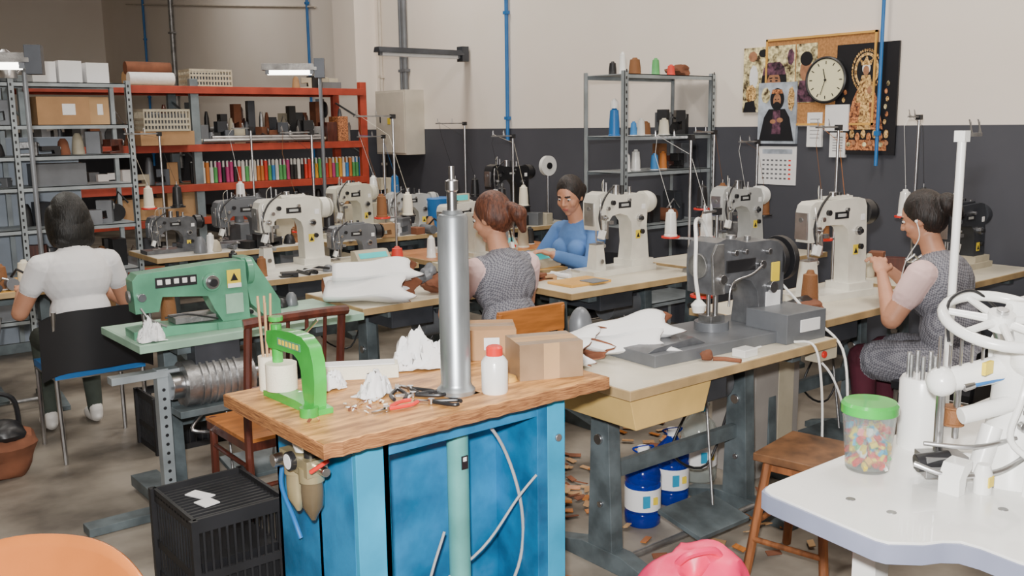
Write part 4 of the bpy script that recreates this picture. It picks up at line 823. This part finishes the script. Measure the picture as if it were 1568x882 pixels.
HB=hairmat('black_hair',(.003,.0025,.002),(.006,.005,.004));HR=hairmat('auburn_hair',(.05,.013,.006),(.11,.034,.015));HD=hairmat('dark_brown_hair',(.005,.003,.0025),(.015,.008,.006))
class Fig:
    def __init__(s): s.P=[]
    def cap(s,p,q,r1,r2,m): s.P.append(('c',Vector(p),Vector(q),r1,r2,m))
    def ell(s,c,r,m,R=None): s.P.append(('e',Vector(c),Vector(r),R or Matrix.Identity(3),0,m))
def person(name,loc,rz,torso,sleeve,skin=SK,leg=DKT,shoe=SHOE,hair=HB,style='bob',lean=.08,slv=.6,hl=None,hr=None,el=None,er=None,yaw=0,pitch=25,skirt=None,hipz=.53,w=1.0,ear=False):
    F=Fig();l=lean
    F.ell((0,-.01,hipz+.01),(.178*w,.14*w,.12),torso);F.ell((0,l*.35,hipz+.17),(.145*w,.112*w,.16),torso);F.ell((0,l*.8,.89),(.165*w,.122*w,.17),torso)
    F.cap((-.135,l,.972),(.135,l,.972),.058,.058,torso);F.ell((0,l,.99),(.11,.075,.055),torso)
    for s in (-1,1): F.ell((s*.07,l+.085,.86),(.065*w,.052,.062),torso)
    hc=Vector((0,l+.075,1.195))
    F.cap((0,l+.0,1.0),(0,l+.045,1.12),.054,.049,skin)
    Rh=(Matrix.Rotation(rad(yaw),3,'Z')@Matrix.Rotation(rad(-pitch),3,'X'))
    def h(c): return hc+Rh@Vector(c)
    F.ell(h((0,-.008,.022)),(.076,.094,.094),skin,Rh);F.ell(h((0,.022,-.03)),(.06,.066,.08),skin,Rh);F.cap(h((0,.056,-.085)),h((0,.06,-.088)),.022,.02,skin)
    F.cap(h((0,.083,.02)),h((0,.1,-.014)),.008,.0125,skin)
    for s in (-1,1): F.ell(h((s*.011,.092,-.018)),(.008,.009,.007),skin,Rh)
    F.ell(h((0,.083,-.046)),(.023,.011,.006),LIP,Rh);F.ell(h((0,.082,-.055)),(.019,.011,.006),LIP,Rh)
    for s in (-1,1):
        F.ell(h((s*.077,-.004,-.002)),(.011,.02,.03),skin,Rh);F.ell(h((s*.04,.05,-.02)),(.025,.03,.03),skin,Rh)
        F.cap(h((s*.018,.086,.034)),h((s*.048,.074,.034)),.005,.004,hair)
    F.ell(h((0,-.022,.038)),(.087,.095,.1),hair,Rh)
    if style=='bob':
        F.ell(h((0,-.035,.0)),(.098,.092,.13),hair,Rh);F.ell(h((0,-.045,-.06)),(.112,.078,.12),hair,Rh);F.ell(h((0,-.045,-.12)),(.11,.06,.06),hair,Rh)
        for s in (-1,1): F.ell(h((s*.088,-.01,-.04)),(.028,.055,.11),hair,Rh)
    elif style=='pony':
        F.ell(h((0,-.05,.0)),(.08,.07,.085),hair,Rh);F.cap(h((0,-.115,.02)),h((0,-.15,-.02)),.035,.045,hair);F.cap(h((0,-.15,-.02)),h((0.01,-.145,-.1)),.04,.018,hair)
        for s in (-1,1): F.ell(h((s*.074,-.02,.015)),(.016,.045,.05),hair,Rh)
    else:
        F.ell(h((0,-.045,.0)),(.082,.07,.085),hair,Rh);F.ell(h((0,-.125,.03)),(.055,.045,.055),hair,Rh);F.ell(h((.02,-.145,-.01)),(.04,.03,.045),hair,Rh)
        for s in (-1,1): F.ell(h((s*.074,-.02,.02)),(.016,.045,.045),hair,Rh)
    for s,E,Wr in ((-1,el,hl),(1,er,hr)):
        S=Vector((s*.168,l,.96));E=Vector(E);Wr=Vector(Wr)
        F.cap(S,E,.05*w,.04*w,skin);F.cap(E,Wr,.039*w,.025,skin);F.cap(S,S.lerp(E,slv if slv<1 else 1),.061*w,.055*w if slv<1 else .048,sleeve)
        if slv>=1: F.cap(E,E.lerp(Wr,.88),.048,.036,sleeve)
        d=(Wr-E).normalized();up=Vector((0,0,1));lat=d.cross(up).normalized();nn=lat.cross(d)
        R=Matrix((lat,d,nn)).transposed()
        F.ell(Wr+d*.045,(.038,.05,.016),skin,R)
        for k,(o,L) in enumerate(((-.03,.062),(-.01,.072),(.011,.068),(.031,.052))):
            p=Wr+d*.08+lat*(o);a=.35
            for j,(ll,r) in enumerate(((.45,.0085),(.32,.0075),(.25,.0065))):
                dd=(d*math.cos(a)-nn*math.sin(a)+lat*o*2).normalized();q=p+dd*L*ll;F.cap(p,q,r,r*.92,skin);p=q;a+=.5
        tl=-s
        p=Wr+d*.03+lat*tl*.028;q=p+(d*.6+lat*tl*.7-nn*.3).normalized()*.035;F.cap(p,q,.011,.01,skin);F.cap(q,q+(d*.9+lat*tl*.1-nn*.4).normalized()*.03,.009,.008,skin)
    for s in (-1,1):
        hp=Vector((s*.085,.0,hipz-.0));kn=Vector((s*.115,.40,hipz-.01));an=Vector((s*.12,.36,.085))
        F.cap(hp,kn,.088*w,.062*w,leg);F.cap(kn,an,.058*w,.04,leg);F.cap(an,an+Vector((0,0,-.02)),.034,.03,skin)
        F.ell(an+Vector((0,.05,-.045)),(.042,.115,.038),shoe);F.cap(an+Vector((0,-.02,0)),an+Vector((0,-.02,-.045)),.036,.034,shoe)
        if skirt: F.cap(hp,hp.lerp(kn,.8),.1*w,.085*w,skirt)
    if skirt: F.ell((0,.17,hipz+.0),(.15*w,.17,.085),skirt)
    bm=bmesh.new()
    for p in F.P:
        if p[0]=='e':
            X=Matrix.Translation(p[1])@p[3].to_4x4()@Matrix.Diagonal((*p[2],1));bmesh.ops.create_icosphere(bm,subdivisions=3,radius=1,matrix=X)
        else:
            d=p[2]-p[1];L=max(d.length,1e-4);X=Matrix.Translation(p[1])@d.to_track_quat('Z','Y').to_matrix().to_4x4()
            bmesh.ops.create_icosphere(bm,subdivisions=2,radius=p[3],matrix=Matrix.Translation(p[1]));bmesh.ops.create_icosphere(bm,subdivisions=2,radius=p[4],matrix=Matrix.Translation(p[2]))
            if L>.004: bmesh.ops.create_cone(bm,cap_ends=True,segments=20,radius1=p[3],radius2=p[4],depth=L,matrix=X@Matrix.Translation((0,0,L/2)))
    me=bpy.data.meshes.new('t');bm.to_mesh(me);bm.free()
    t=bpy.data.objects.new('t',me);bpy.context.collection.objects.link(t)
    q=t.modifiers.new('r','REMESH');q.mode='VOXEL';q.voxel_size=.005
    q=t.modifiers.new('s','SMOOTH');q.factor=.5;q.iterations=3
    bpy.context.view_layer.update();dg=bpy.context.evaluated_depsgraph_get()
    nm=bpy.data.meshes.new_from_object(t.evaluated_get(dg));bpy.data.objects.remove(t)
    nm.name=name;nm.materials.clear()
    mats=[]
    for p in F.P:
        if p[5] not in mats: mats.append(p[5])
    nf=len(nm.polygons);C=np.empty(nf*3);nm.polygons.foreach_get('center',C);C=C.reshape(-1,3)
    best=np.full(nf,1e9);idx=np.zeros(nf,int)
    for p in F.P:
        if p[0]=='e':
            Q=(C-np.array(p[1]))@np.array(p[3]);r=np.array(p[2]);k=np.linalg.norm(Q/r,axis=1);D=(k-1)*np.linalg.norm(Q,axis=1)/np.maximum(k,1e-6)
        else:
            a=np.array(p[1]);d=np.array(p[2])-a;tt=np.clip((C-a)@d/max(d@d,1e-9),0,1);D=np.linalg.norm(C-a-tt[:,None]*d,axis=1)-(p[3]+(p[4]-p[3])*tt)
        u=D<best;best[u]=D[u];idx[u]=mats.index(p[5])
    nm.polygons.foreach_set('material_index',idx.astype(np.int32));nm.polygons.foreach_set('use_smooth',np.ones(nf,bool))
    b=Bd();b.bm.from_mesh(nm);b.ms=mats
    for s in (-1,1):
        b.sph(h((s*.032,.0725,.014)),(.0125,.0125,.008),EYW,n=2);b.sph(h((s*.032,.083,.012)),(.006,.004,.006),PBLK,n=2)
    if ear:
        b.sph(h((-.088,.005,-.002)),(.008,.008,.008),WHITE2,n=2)
        b.curve([h((-.088,.005,-.006)),h((-.085,.02,-.08)),(-.07,l+.115,1.0),(-.05,l+.15,.85)],.0028,WHITE2,n=5)
    nm2=bpy.data.meshes.new(name);b.bm.to_mesh(nm2);b.bm.free();bpy.data.meshes.remove(nm)
    for m in mats: nm2.materials.append(m)
    o=bpy.data.objects.new(name,nm2);bpy.context.collection.objects.link(o);o.location=loc;o.rotation_euler=(0,0,rz);return o
person('seated_woman',(1.36,5.27,0),0,TSH,TSH,leg=DKT,hair=HB,style='bob',lean=.05,slv=.45,yaw=10,pitch=8,el=(-.27,.12,.72),hl=(-.2,.38,.79),er=(.27,.13,.72),hr=(.16,.38,.79),w=1.06)
person('seated_woman',(2.90,3.57,0),0,GING,PKS,hair=HR,style='pony',lean=.09,slv=.5,yaw=24,pitch=18,el=(-.26,.2,.74),hl=(-.1,.42,.84),er=(.25,.2,.74),hr=(.12,.42,.83),skirt=GING,w=1.06)
person('seated_woman',(4.31,2.06,0),rad(6),GING,PKS,leg=MAR,hair=HD,style='bun',lean=.12,slv=.5,yaw=6,pitch=22,el=(-.23,.22,.75),hl=(-.08,.34,.93),er=(.22,.22,.75),hr=(.06,.36,.93),skirt=GING,w=1.15,ear=True)
person('seated_woman',(4.33,4.54,0),rad(92),BLU,BLU,leg=DKT,hair=HD,style='pony',lean=.1,slv=1.9,yaw=18,pitch=22,el=(-.26,.24,.78),hl=(-.14,.46,.86),er=(.26,.22,.76),hr=(.12,.44,.83),w=1.04)
